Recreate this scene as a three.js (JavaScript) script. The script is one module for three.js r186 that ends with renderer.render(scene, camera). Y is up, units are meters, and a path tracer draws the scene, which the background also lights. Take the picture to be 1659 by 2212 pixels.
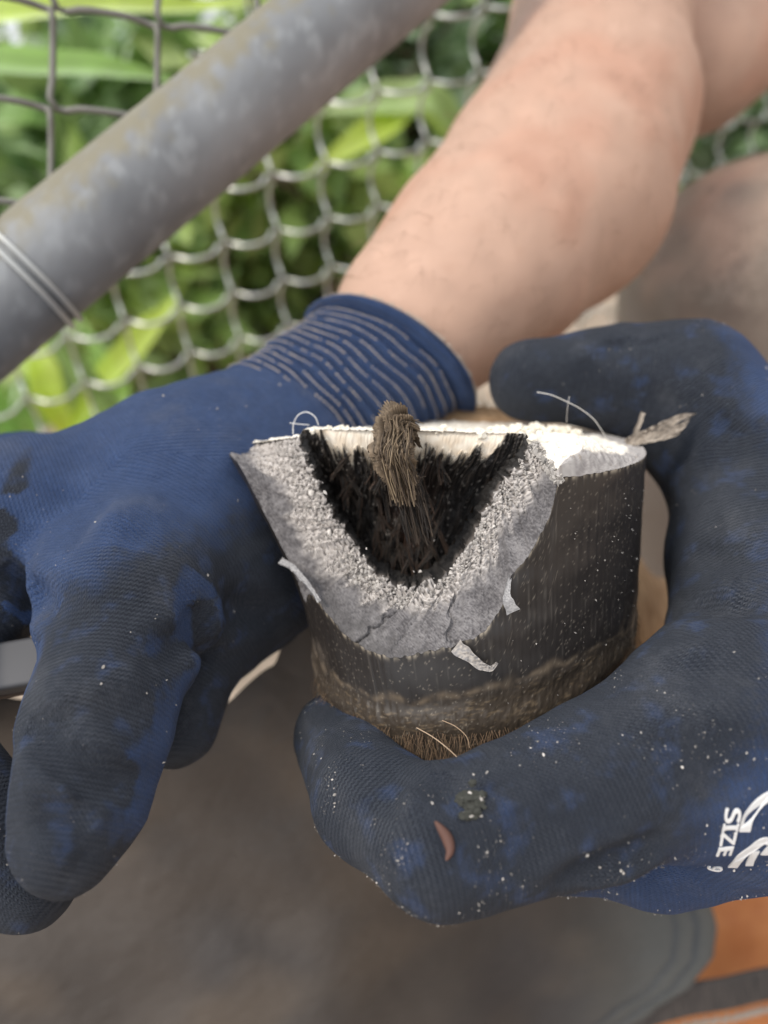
import * as THREE from 'three';
import { mergeGeometries } from 'three/addons/utils/BufferGeometryUtils.js';
import { FontLoader } from 'three/addons/loaders/FontLoader.js';
import { TextGeometry } from 'three/addons/geometries/TextGeometry.js';
import { createNoise3D } from 'simplex-noise';

// ------------------------------------------------------------------ camera
const W = 1659, H = 2212, F = 1662;            // measured on the photograph at 1659 x 2212
const scene = new THREE.Scene();
const camera = new THREE.PerspectiveCamera(2 * Math.atan(H / 2 / F) * 180 / Math.PI, W / H, 0.01, 200);
const PITCH = -32 * Math.PI / 180, ROLL = -32 * Math.PI / 180;   // phone held tilted, looking down
camera.position.set(0, 0.7, 0);
camera.quaternion.setFromAxisAngle(new THREE.Vector3(1, 0, 0), PITCH)
  .multiply(new THREE.Quaternion().setFromAxisAngle(new THREE.Vector3(0, 0, 1), ROLL));
camera.focus = 0.186; camera.userData.fStop = 6.6;
camera.updateMatrixWorld(true);
scene.add(camera);
const M = camera.matrixWorld.clone();

// ------------------------------------------------------------------ sky and sun (bright overcast)
{
  const w = 256, h = 128, data = new Float32Array(w * h * 4);
  for (let j = 0; j < h; j++) for (let i = 0; i < w; i++) {
    const el = ((j + 0.5) / h - 0.5) * Math.PI, s = Math.max(0, Math.sin(el));
    const L = 0.62 * (1 + 1.3 * s), k = (j * w + i) * 4;
    data[k] = L * 0.97; data[k + 1] = L; data[k + 2] = L * 1.05; data[k + 3] = 1;
  }
  const sky = new THREE.DataTexture(data, w, h, THREE.RGBAFormat, THREE.FloatType);
  sky.mapping = THREE.EquirectangularReflectionMapping; sky.magFilter = THREE.LinearFilter; sky.needsUpdate = true;
  scene.background = sky; scene.environment = sky;
}
const sun = new THREE.DirectionalLight(0xfff3e2, 1.5);
{
  const dir = new THREE.Vector3(-0.25, 0.95, 0.12).normalize();
  sun.position.copy(dir.multiplyScalar(6)); sun.castShadow = true; sun.shadow.radius = 24;
  sun.shadow.mapSize.set(2048, 2048);
  Object.assign(sun.shadow.camera, { left: -4, right: 4, top: 4, bottom: -4, near: 0.1, far: 14 });
  sun.name = 'sun'; scene.add(sun); scene.add(sun.target);
}
const renderer = new THREE.WebGLRenderer({ antialias: true });
renderer.toneMapping = THREE.LinearToneMapping; renderer.toneMappingExposure = 1.4;
renderer.shadowMap.enabled = true;

// ------------------------------------------------------------------ helpers
let seed = 7;
const rnd = () => { seed = (seed * 1664525 + 1013904223) >>> 0; return seed / 4294967296; };
const rr = (a, b) => a + (b - a) * rnd();
const noise3 = createNoise3D(rnd);
const n3 = (x, y, z) => noise3(x, y, z);
const fbm = (x, y, z, o = 3) => { let s = 0, a = 0.5; for (let i = 0; i < o; i++) { s += a * noise3(x, y, z); x *= 2.03; y *= 2.03; z *= 2.03; a *= 0.5; } return s; };
const clamp = (x, a = 0, b = 1) => Math.min(b, Math.max(a, x));
const ss = (a, b, x) => { const t = clamp((x - a) / (b - a)); return t * t * (3 - 2 * t); };
const mix = (a, b, t) => a + (b - a) * t;
const mixc = (a, b, t) => [mix(a[0], b[0], t), mix(a[1], b[1], t), mix(a[2], b[2], t)];
const V = (x, y, z) => new THREE.Vector3(x, y, z);
// photo pixel + distance along the lens axis -> point in the camera's frame (metres)
const at = (u, v, d) => V((u - W / 2) / F * d, (H / 2 - v) / F * d, -d);
const px = (p) => [p.x / -p.z * F + W / 2, H / 2 - p.y / -p.z * F];
const world = (g) => g.applyMatrix4(M);        // geometry: camera frame -> world
const wpt = (p) => p.clone().applyMatrix4(M);
const UPC = V(0, 1, 0).transformDirection(M.clone().invert());   // world up seen in the camera's frame

const names = {};
const numbered = (n) => { names[n] = (names[n] ?? -1) + 1; return names[n] ? `${n}_${String(names[n]).padStart(3, '0')}` : n; };
function thing(name, label, category, base, group) {
  const o = new THREE.Group(); o.name = numbered(name); o.userData = { label, category };
  if (group) o.userData.group = group;
  o.position.copy(base); scene.add(o); o.updateMatrixWorld(true); return o;
}
// geometry is given in world coordinates; it is moved into the parent's frame
function part(name, geo, mat, parent, extra) {
  const m = new THREE.Mesh(geo, mat); m.name = name; m.castShadow = m.receiveShadow = true;
  parent.updateMatrixWorld(true);
  const p = new THREE.Vector3().setFromMatrixPosition(parent.matrixWorld);
  geo.translate(-p.x, -p.y, -p.z);
  if (extra) Object.assign(m.userData, extra);
  parent.add(m); return m;
}
function sub(name, parent) { const g = new THREE.Group(); g.name = name; parent.add(g); return g; }
function structure(name, geo, mat) {
  const m = new THREE.Mesh(geo, mat); m.name = name; m.castShadow = m.receiveShadow = true;
  m.userData = { kind: 'structure', label: name }; scene.add(m); return m;
}
const std = (o) => new THREE.MeshStandardMaterial({ roughness: 0.8, metalness: 0, ...o });
const lin = (r, g, b) => new THREE.Color().setRGB(r, g, b);

// grid patch: fn(a, b) -> { p, c }
function patch(nu, nv, fn, { flip = false, closeU = false } = {}) {
  const pos = [], col = [], uv = [], idx = [];
  let hasC = false;
  for (let j = 0; j <= nv; j++) for (let i = 0; i <= nu; i++) {
    const r = fn(i / nu, j / nv);
    pos.push(r.p.x, r.p.y, r.p.z);
    if (r.c) { hasC = true; col.push(...r.c); }
    uv.push(...(r.uv ?? [i / nu, j / nv]));
  }
  for (let j = 0; j < nv; j++) for (let i = 0; i < nu; i++) {
    const a = j * (nu + 1) + i, b = a + 1, c = a + nu + 1, d = c + 1;
    if (flip) idx.push(a, c, b, b, c, d); else idx.push(a, b, c, b, d, c);
  }
  const g = new THREE.BufferGeometry();
  g.setAttribute('position', new THREE.Float32BufferAttribute(pos, 3));
  if (hasC) g.setAttribute('color', new THREE.Float32BufferAttribute(col, 3));
  g.setAttribute('uv', new THREE.Float32BufferAttribute(uv, 2));
  g.setIndex(idx); g.computeVertexNormals();
  if (closeU) {
    const n = g.attributes.normal;
    for (let j = 0; j <= nv; j++) {
      const a = j * (nu + 1), b = a + nu, v = V(n.getX(a) + n.getX(b), n.getY(a) + n.getY(b), n.getZ(a) + n.getZ(b)).normalize();
      n.setXYZ(a, v.x, v.y, v.z); n.setXYZ(b, v.x, v.y, v.z);
    }
  }
  return g;
}
function tube(pts, radius, seg = 40, rad = 6, closed = false) {
  const curve = new THREE.CatmullRomCurve3(pts, closed, 'centripetal');
  const g = new THREE.TubeGeometry(curve, seg, 1, rad, closed);
  const P = g.attributes.position, N = g.attributes.normal, fr = rad + 1;
  for (let i = 0; i <= seg; i++) {
    const c = curve.getPointAt(i / seg), r = typeof radius === 'function' ? radius(i / seg) : radius;
    for (let j = 0; j < fr; j++) { const k = i * fr + j; P.setXYZ(k, c.x + N.getX(k) * r, c.y + N.getY(k) * r, c.z + N.getZ(k) * r); }
  }
  return g;
}
const noUV = (g) => { g.deleteAttribute('uv'); return g; };

// ------------------------------------------------------------------ implicit bodies
// A chain is a list of [point, radius]; groups of chains are joined with a smooth minimum.
const smin = (a, b, k) => { const h = Math.max(k - Math.abs(a - b), 0) / k; return Math.min(a, b) - h * h * k * 0.25; };
function bonesOf(chain, ref) {
  const out = [];
  for (let i = 0; i + 1 < chain.length; i++) {
    const [a, ra] = chain[i], [b, rb] = chain[i + 1], d = b.clone().sub(a), L2 = d.lengthSq() || 1e-12;
    const dir = d.clone().normalize(), e1 = ref.clone().addScaledVector(dir, -ref.dot(dir)).normalize(), e2 = dir.clone().cross(e1);
    out.push({ ax: a.x, ay: a.y, az: a.z, dx: d.x, dy: d.y, dz: d.z, L2, L: Math.sqrt(L2), ra, rb, e1, e2, off: 0 });
    if (i) out[i].off = out[i - 1].off + out[i - 1].L;
  }
  return out;
}
function bd(b, x, y, z) {
  const px_ = x - b.ax, py = y - b.ay, pz = z - b.az;
  let h = (px_ * b.dx + py * b.dy + pz * b.dz) / b.L2; h = h < 0 ? 0 : h > 1 ? 1 : h;
  const ex = px_ - b.dx * h, ey = py - b.dy * h, ez = pz - b.dz * h;
  return Math.sqrt(ex * ex + ey * ey + ez * ez) - (b.ra + (b.rb - b.ra) * h);
}
class Body {
  constructor(ref = V(0, 0, 1)) { this.ref = ref; this.core = []; this.limbs = []; this.grooves = []; this.kCore = 0.02; this.kJoin = 0.008; this.kTouch = 0.0012; this.noise = null; }
  palm(chain) { this.core.push(...bonesOf(chain, this.ref)); return this; }
  limb(chain, k = 0.006) { this.limbs.push({ k, b: bonesOf(chain, this.ref) }); return this; }
  groove(pts, depth, width) {   // pts lie densely on the surface
    depth *= 1.7; width *= 1.25;
    const c = pts.reduce((m, p) => m.add(p), V(0, 0, 0)).multiplyScalar(1 / pts.length);
    this.grooves.push({ c, r: Math.max(...pts.map((p) => p.distanceTo(c))) + 4.5 * width, depth, width, pts: pts.map((p, i) => [p.x, p.y, p.z, Math.sin(Math.PI * (i + 0.7) / (pts.length + 0.4))]) }); return this;
  }
  get all() { return this._all ??= [...this.core, ...this.limbs.flatMap((l) => l.b)]; }
  d(x, y, z, fine = true) {
    let c = 1e9;
    for (const b of this.core) { const v = bd(b, x, y, z); c = c > 1e8 ? v : smin(c, v, this.kCore); }
    let t = c;
    for (const l of this.limbs) {
      let f = 1e9;
      for (const b of l.b) { const v = bd(b, x, y, z); f = f > 1e8 ? v : smin(f, v, l.k); }
      const j = c > 1e8 ? f : smin(c, f, this.kJoin);
      t = t > 1e8 ? j : smin(t, j, this.kTouch);
    }
    if (fine && t < 0.012 && t > -0.012) {
      if (this.noise) t += this.noise(x, y, z);
      let g = 0;
      for (const q of this.grooves) {
        const dx = x - q.c.x, dy = y - q.c.y, dz = z - q.c.z; if (dx * dx + dy * dy + dz * dz > q.r * q.r) continue;
        let m = 1e9, w = 0; for (const p of q.pts) { const e = (x - p[0]) ** 2 + (y - p[1]) ** 2 + (z - p[2]) ** 2; if (e < m) { m = e; w = p[3]; } }
        const v = Math.sqrt(m) / q.width; if (v < 4.5) g += q.depth * w * (Math.exp(-v * v) - 0.4 * Math.exp(-(v - 2.1) * (v - 2.1)));
      }
      t += g;
    }
    return t;
  }
  normal(x, y, z, e = 0.0006) {
    return V(this.d(x + e, y, z) - this.d(x - e, y, z), this.d(x, y + e, z) - this.d(x, y - e, z), this.d(x, y, z + e) - this.d(x, y, z - e)).normalize();
  }
  mesh(h, color, clip) {
    const lo = V(1e9, 1e9, 1e9), hi = V(-1e9, -1e9, -1e9);
    for (const b of this.all) for (const [x, y, z, r] of [[b.ax, b.ay, b.az, b.ra], [b.ax + b.dx, b.ay + b.dy, b.az + b.dz, b.rb]]) { lo.min(V(x - r, y - r, z - r)); hi.max(V(x + r, y + r, z + r)); }
    lo.subScalar(4 * h); hi.addScalar(4 * h);
    if (clip) { lo.max(clip[0]); hi.min(clip[1]); }
    const B = 6, nx = Math.ceil((hi.x - lo.x) / h / B) * B + 1, ny = Math.ceil((hi.y - lo.y) / h / B) * B + 1, nz = Math.ceil((hi.z - lo.z) / h / B) * B + 1;
    const val = new Float32Array(nx * ny * nz).fill(1), sxy = nx * ny, reach = B * h * 0.9 + 0.004;
    for (let k = 0; k < nz - 1; k += B) for (let j = 0; j < ny - 1; j += B) for (let i = 0; i < nx - 1; i += B) {
      const d = this.d(lo.x + (i + B / 2) * h, lo.y + (j + B / 2) * h, lo.z + (k + B / 2) * h, false), far = Math.abs(d) > reach;
      for (let c = 0; c <= B; c++) for (let b = 0; b <= B; b++) for (let a = 0; a <= B; a++) {
        const q = (i + a) + (j + b) * nx + (k + c) * sxy;
        if (far) { if (val[q] === 1) val[q] = d < 0 ? -1 : 0.999; } else val[q] = this.d(lo.x + (i + a) * h, lo.y + (j + b) * h, lo.z + (k + c) * h);
      }
    }
    const id = new Int32Array(nx * ny * nz).fill(-1), pos = [];
    const co = [[0, 0, 0], [1, 0, 0], [0, 1, 0], [1, 1, 0], [0, 0, 1], [1, 0, 1], [0, 1, 1], [1, 1, 1]], ed = [[0, 1], [2, 3], [4, 5], [6, 7], [0, 2], [1, 3], [4, 6], [5, 7], [0, 4], [1, 5], [2, 6], [3, 7]];
    const v = new Float32Array(8);
    for (let k = 0; k < nz - 1; k++) for (let j = 0; j < ny - 1; j++) for (let i = 0; i < nx - 1; i++) {
      let m = 0; const q = i + j * nx + k * sxy;
      for (let c = 0; c < 8; c++) { v[c] = val[q + co[c][0] + co[c][1] * nx + co[c][2] * sxy]; if (v[c] < 0) m++; }
      if (m === 0 || m === 8) continue;
      let x = 0, y = 0, z = 0, n = 0;
      for (const [a, b] of ed) if ((v[a] < 0) !== (v[b] < 0)) { const t = v[a] / (v[a] - v[b]); x += mix(co[a][0], co[b][0], t); y += mix(co[a][1], co[b][1], t); z += mix(co[a][2], co[b][2], t); n++; }
      id[q] = pos.length / 3;
      pos.push(lo.x + (i + x / n) * h, lo.y + (j + y / n) * h, lo.z + (k + z / n) * h);
    }
    const tri = [];
    const quad = (a, b, c, d, f) => { if (a < 0 || b < 0 || c < 0 || d < 0) return; if (f) tri.push(a, b, c, a, c, d); else tri.push(a, c, b, a, d, c); };
    for (let k = 1; k < nz - 1; k++) for (let j = 1; j < ny - 1; j++) for (let i = 1; i < nx - 1; i++) {
      const q = i + j * nx + k * sxy, s = val[q] < 0;
      if (s !== (val[q + 1] < 0)) quad(id[q - nx - sxy], id[q - sxy], id[q], id[q - nx], s);
      if (s !== (val[q + nx] < 0)) quad(id[q - 1 - sxy], id[q - 1], id[q], id[q - sxy], s);
      if (s !== (val[q + sxy] < 0)) quad(id[q - 1 - nx], id[q - nx], id[q], id[q - 1], s);
    }
    // normals from the field, colours, and uv in metres round the nearest bone
    const nv = pos.length / 3, nor = new Float32Array(nv * 3), colr = new Float32Array(nv * 3);
    for (let i = 0; i < nv; i++) {
      let x = pos[3 * i], y = pos[3 * i + 1], z = pos[3 * i + 2];
      const n = this.normal(x, y, z, h * 0.8), dd = clamp(this.d(x, y, z), -h, h) * 0.8;
      x -= n.x * dd; y -= n.y * dd; z -= n.z * dd; pos[3 * i] = x; pos[3 * i + 1] = y; pos[3 * i + 2] = z;
      nor.set([n.x, n.y, n.z], 3 * i); colr.set(color(x, y, z, n), 3 * i);
    }
    const oP = [], oN = [], oC = [], oU = [], oI = [], seen = new Map(), bones = this.all, ang = [0, 0, 0];
    for (let t = 0; t < tri.length; t += 3) {
      const ids = [tri[t], tri[t + 1], tri[t + 2]];
      const cx = (pos[3 * ids[0]] + pos[3 * ids[1]] + pos[3 * ids[2]]) / 3, cy = (pos[3 * ids[0] + 1] + pos[3 * ids[1] + 1] + pos[3 * ids[2] + 1]) / 3, cz = (pos[3 * ids[0] + 2] + pos[3 * ids[1] + 2] + pos[3 * ids[2] + 2]) / 3;
      let best = 0, bv = 1e9;
      for (let b = 0; b < bones.length; b++) { const w = bd(bones[b], cx, cy, cz); if (w < bv) { bv = w; best = b; } }
      const b = bones[best], R = (b.ra + b.rb) / 2;
      for (let c = 0; c < 3; c++) {
        const i = ids[c], x = pos[3 * i] - b.ax, y = pos[3 * i + 1] - b.ay, z = pos[3 * i + 2] - b.az;
        ang[c] = Math.atan2(x * b.e2.x + y * b.e2.y + z * b.e2.z, x * b.e1.x + y * b.e1.y + z * b.e1.z);
      }
      for (let c = 0; c < 3; c++) {
        const i = ids[c]; let a = ang[c], w = 0;
        if (a - ang[0] > Math.PI) { a -= 2 * Math.PI; w = 1; } else if (a - ang[0] < -Math.PI) { a += 2 * Math.PI; w = 2; }
        const key = (i * 64 + best) * 4 + w;
        let o = seen.get(key);
        if (o === undefined) {
          o = oP.length / 3; seen.set(key, o);
          const x = pos[3 * i], y = pos[3 * i + 1], z = pos[3 * i + 2];
          oP.push(x, y, z); oN.push(nor[3 * i], nor[3 * i + 1], nor[3 * i + 2]); oC.push(colr[3 * i], colr[3 * i + 1], colr[3 * i + 2]);
          oU.push(((x - b.ax) * b.dx + (y - b.ay) * b.dy + (z - b.az) * b.dz) / b.L + b.off, a * R);
        }
        oI.push(o);
      }
    }
    const g = new THREE.BufferGeometry();
    g.setAttribute('position', new THREE.Float32BufferAttribute(oP, 3)); g.setAttribute('normal', new THREE.Float32BufferAttribute(oN, 3));
    g.setAttribute('color', new THREE.Float32BufferAttribute(oC, 3)); g.setAttribute('uv', new THREE.Float32BufferAttribute(oU, 2)); g.setIndex(oI);
    return g;
  }
}
// chain from photo measurements: [u, v, distance, radius]
const ch = (...l) => l.map(([u, v, d, r]) => [at(u, v, d), r]);

// ------------------------------------------------------------------ textures (grain only)
function tex(w, h, fn, rep) {
  const d = new Uint8Array(w * h * 4);
  for (let j = 0; j < h; j++) for (let i = 0; i < w; i++) { const c = fn(i / w, j / h), k = (j * w + i) * 4; d[k] = clamp(c[0]) * 255; d[k + 1] = clamp(c[1]) * 255; d[k + 2] = clamp(c[2]) * 255; d[k + 3] = 255; }
  const t = new THREE.DataTexture(d, w, h); t.wrapS = t.wrapT = THREE.RepeatWrapping; t.magFilter = THREE.LinearFilter; t.minFilter = THREE.LinearMipmapLinearFilter; t.generateMipmaps = true;
  if (rep) t.repeat.set(rep[0], rep[1]); t.needsUpdate = true; return t;
}
// periodic noise on the unit square
const pn = (u, v, f, z = 0) => noise3(Math.cos(u * 6.2832) * f, Math.sin(u * 6.2832) * f + Math.cos(v * 6.2832) * f * 1.31, Math.sin(v * 6.2832) * f * 1.31 + z);
const knitTex = tex(512, 512, (u, v) => {
  const N = 16, x = v * N, y = u * N, fx = x - Math.floor(x);
  const leg = Math.abs(2 * fx - 1);
  const row = 0.5 + 0.5 * Math.cos(6.2832 * (y + 0.42 * leg));
  const h = row * (0.45 + 0.55 * Math.sin(Math.PI * Math.min(1, fx * 2 % 1 + 0.02))) * 0.8 + 0.28 * pn(u, v, 14) + 0.26 * pn(u, v, 38, 3);
  return [h, h, h];
}, [1 / 0.0185, 1 / 0.0185]);
const grainTex = tex(512, 512, (u, v) => { const g = 0.8 + 0.2 * pn(u, v, 40, 7) + 0.16 * pn(u, v, 17, 1); return [g, g, g]; }, [1 / 0.0185, 1 / 0.0185]);
const skinTex = tex(512, 512, (u, v) => { const h = 0.5 + 0.25 * pn(u, v, 14) + 0.2 * pn(u, v, 34, 2); return [h, h, h]; }, [1 / 0.03, 1 / 0.03]);

// ================================================================== SETTING
// ground
{
  const g = new THREE.PlaneGeometry(160, 160, 1, 1).rotateX(-Math.PI / 2);
  const map = tex(512, 512, (u, v) => { const a = 0.5 + 0.5 * pn(u, v, 2.5) * 0.6 + 0.25 * pn(u, v, 9, 4) + 0.2 * pn(u, v, 30, 8); return [0.60 + 0.22 * (a - 0.5), 0.54 + 0.21 * (a - 0.5), 0.48 + 0.2 * (a - 0.5)]; }, [110, 110]);
  map.colorSpace = THREE.SRGBColorSpace;
  structure('ground', g, std({ map, roughness: 0.95 }));
}
// lawn beyond the dirt strip, 4 mm above the ground
const lawnAt = (x, z) => -z > 2.4 + 0.25 * n3(x * 1.3, 0, 5) - 0.32 * x;
{
  const pos = [], idx = [];
  const g = patch(60, 40, (a, b) => { const x = mix(-12, 9, a), z0 = -(2.4 + 0.25 * n3(x * 1.3, 0, 5) - 0.32 * x); return { p: V(x, 0.004, mix(z0, -40, b * b)), uv: [x / 1.5, b * 20] }; });
  const map = tex(256, 256, (u, v) => { const a = 0.5 * pn(u, v, 4) + 0.5 * pn(u, v, 16, 3); return [0.36 + 0.1 * a, 0.46 + 0.12 * a, 0.16 + 0.06 * a]; });
  map.colorSpace = THREE.SRGBColorSpace;
  structure('lawn', g, std({ map, roughness: 0.95 }));
}
{ // grass blades nobody could count
  const blade = new THREE.BufferGeometry();
  blade.setAttribute('position', new THREE.Float32BufferAttribute([-0.003, 0, 0, 0.003, 0, 0, -0.002, 0.05, 0.01, 0.002, 0.05, 0.01, 0, 0.1, 0.035], 3));
  blade.setIndex([0, 1, 2, 1, 3, 2, 2, 3, 4]); blade.computeVertexNormals();
  const N = 26000, im = new THREE.InstancedMesh(blade, new THREE.MeshPhysicalMaterial({ color: lin(1, 1, 1), roughness: 0.9, transmission: 0.35, thickness: 0 }), N);
  const m = new THREE.Matrix4(), q = new THREE.Quaternion(), c = new THREE.Color();
  let k = 0;
  while (k < N) {
    const x = rr(-5, 2.5), z = -rr(1.6, 8);
    if (!lawnAt(x, z)) continue;
    q.setFromEuler(new THREE.Euler(rr(-0.3, 0.3), rr(0, 6.3), rr(-0.3, 0.3)));
    m.compose(V(x, 0.004, z), q, V(1.6, rr(0.5, 1.3), 1)); im.setMatrixAt(k, m);
    c.setRGB(rr(0.16, 0.3), rr(0.32, 0.5), rr(0.04, 0.1)); im.setColorAt(k, c); k++;
  }
  im.name = 'grass'; im.userData = { kind: 'stuff', label: 'short bright green grass beyond the fence', category: 'grass' };
  im.castShadow = im.receiveShadow = true; scene.add(im);
}
// leaf-clump shrubs and trees behind the fence
const barkMat = std({ color: lin(0.09, 0.065, 0.045), roughness: 0.95 });
function leafCloud(center, rad, n, size, cols) {
  n = Math.round(n * 0.66);
  const pos = [], col = [], idx = [];
  const lobes = []; for (let i = 0; i < 16; i++) { const d = V(rr(-1, 1), rr(-1, 1), rr(-1, 1)).normalize().multiplyScalar(rr(0.35, 0.85)); lobes.push([V(d.x * rad.x, d.y * rad.y, d.z * rad.z).add(center), rr(0.2, 0.42)]); }
  for (let i = 0; i < n; i++) {
    const [c, r] = lobes[Math.floor(rnd() * lobes.length)];
    const d = V(rr(-1, 1), rr(-1, 1), rr(-1, 1)).normalize(), k = r * Math.pow(rnd(), 0.4);
    const p = V(c.x + d.x * k * rad.x, c.y + d.y * k * rad.y, c.z + d.z * k * rad.z);
    const dir = d.clone().add(V(rr(-1, 1), rr(-0.6, 0.6), rr(-1, 1))).normalize(), side = dir.clone().cross(V(rr(-1, 1), rr(-1, 1), rr(-1, 1))).normalize();
    const s = size * rr(0.8, 2.2), wd = s * rr(0.2, 0.36), o = pos.length / 3, nrm = dir.clone().cross(side);
    const cc = cols[Math.floor(rnd() * cols.length)], f = rr(0.7, 1.3);
    const a = p, b = p.clone().addScaledVector(dir, s * 0.5), e = p.clone().addScaledVector(dir, s).addScaledVector(nrm, -s * 0.15);
    for (const v of [a, b.clone().addScaledVector(side, wd), b.clone().addScaledVector(side, -wd), e]) { pos.push(v.x, v.y, v.z); col.push(cc[0] * f, cc[1] * f, cc[2] * f); }
    idx.push(o, o + 1, o + 2, o + 1, o + 3, o + 2);
  }
  const g = new THREE.BufferGeometry();
  g.setAttribute('position', new THREE.Float32BufferAttribute(pos, 3)); g.setAttribute('color', new THREE.Float32BufferAttribute(col, 3)); g.setIndex(idx); g.computeVertexNormals(); return g;
}
const leafMat = new THREE.MeshPhysicalMaterial({ vertexColors: true, roughness: 0.55, transmission: 0.5, thickness: 0, side: THREE.DoubleSide });
function shrub(name, label, category, u, v, d, rx, ry, n, size, cols) {
  const c = wpt(at(u, v, d)), base = V(c.x, 0, c.z), t = thing(name, label, category, base, 'shrubs and trees beyond the fence');
  const stems = [];
  const nst = name === 'tree' ? 1 : 3;
  for (let i = 0; i < nst; i++) {
    const e = V(c.x + rr(-0.3, 0.3) * rx * (nst - 1), c.y + ry * 0.3, c.z + rr(-0.3, 0.3) * rx * (nst - 1));
    stems.push(noUV(tube([base, base.clone().lerp(e, 0.5).add(V(rr(-0.06, 0.06), 0, rr(-0.06, 0.06))), e], (q) => mix(0.035, 0.012, q) * (nst === 1 ? 2.2 : 1), 10, 6)));
    for (let k = 0; k < 3; k++) { const s = base.clone().lerp(e, rr(0.4, 0.9)); stems.push(noUV(tube([s, s.clone().add(V(rr(-0.5, 0.5) * rx, rr(0.1, 0.5) * ry, rr(-0.5, 0.5) * rx)), s.clone().add(V(rr(-0.9, 0.9) * rx, rr(0.3, 0.8) * ry, rr(-0.9, 0.9) * rx))], (q) => mix(0.014, 0.004, q), 8, 5))); }
  }
  part(name === 'tree' ? 'trunk' : 'stems', mergeGeometries(stems), barkMat, t);
  part('crown', leafCloud(c, V(rx, ry, rx), n, size, cols), leafMat, t);
}
const G1 = [[0.27, 0.42, 0.13], [0.20, 0.33, 0.10], [0.36, 0.50, 0.17], [0.14, 0.24, 0.09]];
const G2 = [[0.42, 0.56, 0.14], [0.33, 0.48, 0.14], [0.25, 0.38, 0.12], [0.48, 0.58, 0.20]];
const G3 = [[0.16, 0.25, 0.11], [0.20, 0.31, 0.14], [0.26, 0.37, 0.17]];
shrub('shrub', 'dense mid green shrub behind the bright strap leaves', 'shrub', 240, 420, 2.2, 0.5, 0.36, 3000, 0.09, G1);
shrub('shrub', 'light green shrub seen through the mesh under the rail', 'shrub', 620, 420, 2.1, 0.42, 0.4, 2800, 0.08, G2);
shrub('shrub', 'yellow green shrub low beside the dirt strip', 'shrub', 330, 640, 1.9, 0.36, 0.3, 2400, 0.07, G2);
shrub('shrub', 'dark green shrub filling the mesh next to the bare forearm', 'shrub', 830, 250, 2.5, 0.42, 0.45, 2800, 0.08, G3);
shrub('shrub', 'bushy green shrub at the end of the rail', 'shrub', 960, 60, 2.8, 0.5, 0.5, 3000, 0.09, G1);
shrub('shrub', 'small pale shrub beyond the bare knee', 'shrub', 1640, 260, 1.7, 0.3, 0.34, 2200, 0.06, [...G3, [0.2, 0.26, 0.16]]);
shrub('shrub', 'round green shrub under the broad strap leaves', 'shrub', -40, 330, 2.3, 0.4, 0.3, 2200, 0.08, G2);
shrub('tree', 'tall leafy tree with sky showing through its crown', 'tree', 380, -330, 4.2, 1.1, 0.75, 4600, 0.13, G1);
shrub('tree', 'wide bright tree standing past the end of the lawn', 'tree', -700, 60, 3.6, 0.9, 0.9, 4200, 0.12, G1);
shrub('tree', 'tall dark tree at the far corner of the lawn', 'tree', -1500, 160, 3.8, 1.0, 1.1, 4200, 0.12, G3);
shrub('tree', 'dark broad tree behind the shrubs', 'tree', 860, 60, 4.6, 0.9, 0.9, 5200, 0.13, G3);
shrub('tree', 'spreading tree far behind the forearm', 'tree', 1250, -120, 4.4, 1.1, 1.0, 4600, 0.13, G1);
shrub('tree', 'blue green tree behind the small pale shrub', 'tree', 1750, 60, 3.2, 0.8, 0.8, 3800, 0.11, G3);
shrub('shrub', 'leafy olive green shrub beside the lawn', 'shrub', 60, 560, 2.6, 0.4, 0.4, 2400, 0.08, G1);

// strap-leaved plants (leaves placed from the photograph, rooted in the ground)
const strapMat = new THREE.MeshPhysicalMaterial({ vertexColors: true, roughness: 0.5, transmission: 0.6, thickness: 0, side: THREE.DoubleSide });
function strapLeaf(pts, width, tint, faceCam) {   // pts in the camera's frame
  const curve = new THREE.CatmullRomCurve3(pts, false, 'centripetal');
  return patch(36, 8, (a, b) => {
    const p = curve.getPoint(a), t = curve.getTangent(a), s = t.clone().cross(faceCam).normalize(), nn = s.clone().cross(t);
    const w = width * Math.pow(Math.sin(Math.PI * clamp(0.06 + a * 0.94, 0, 0.999)), 0.6) * (a > 0.6 ? mix(1, 0.1, (a - 0.6) / 0.4) : 1), k = b * 2 - 1;
    const vein = 0.88 + 0.12 * Math.cos(b * 44) + (Math.abs(k) < 0.13 ? 0.35 : 0);
    return { p: p.clone().addScaledVector(s, k * w).addScaledVector(nn, (Math.abs(k) * 0.3 + 0.04 * Math.sin(a * 21 + b * 2)) * w), c: [tint[0] * vein, tint[1] * vein, tint[2] * vein] };
  });
}
function strapPlant(label, baseUVD, leaves) {
  const b = wpt(at(...baseUVD)); b.y = 0;
  const t = thing('strap_leaf_plant', label, 'plant', b, 'strap-leaved plants beyond the fence');
  const stalk = [b.clone(), b.clone().lerp(wpt(at(...baseUVD)), 0.6), wpt(at(...baseUVD))];
  part('stalk', tube(stalk, (q) => mix(0.016, 0.008, q), 20, 8), std({ color: lin(0.2, 0.32, 0.08), roughness: 0.7 }), t);
  for (const [pts, w, tint, face] of leaves) part('leaf', world(strapLeaf(pts.map((p) => at(...p)), w, tint, face ?? V(0.1, 0.5, 0.86).normalize())), strapMat, t);
}
const YG = [0.56, 0.72, 0.05], MG = [0.34, 0.58, 0.10], PG = [0.45, 0.60, 0.2];
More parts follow.
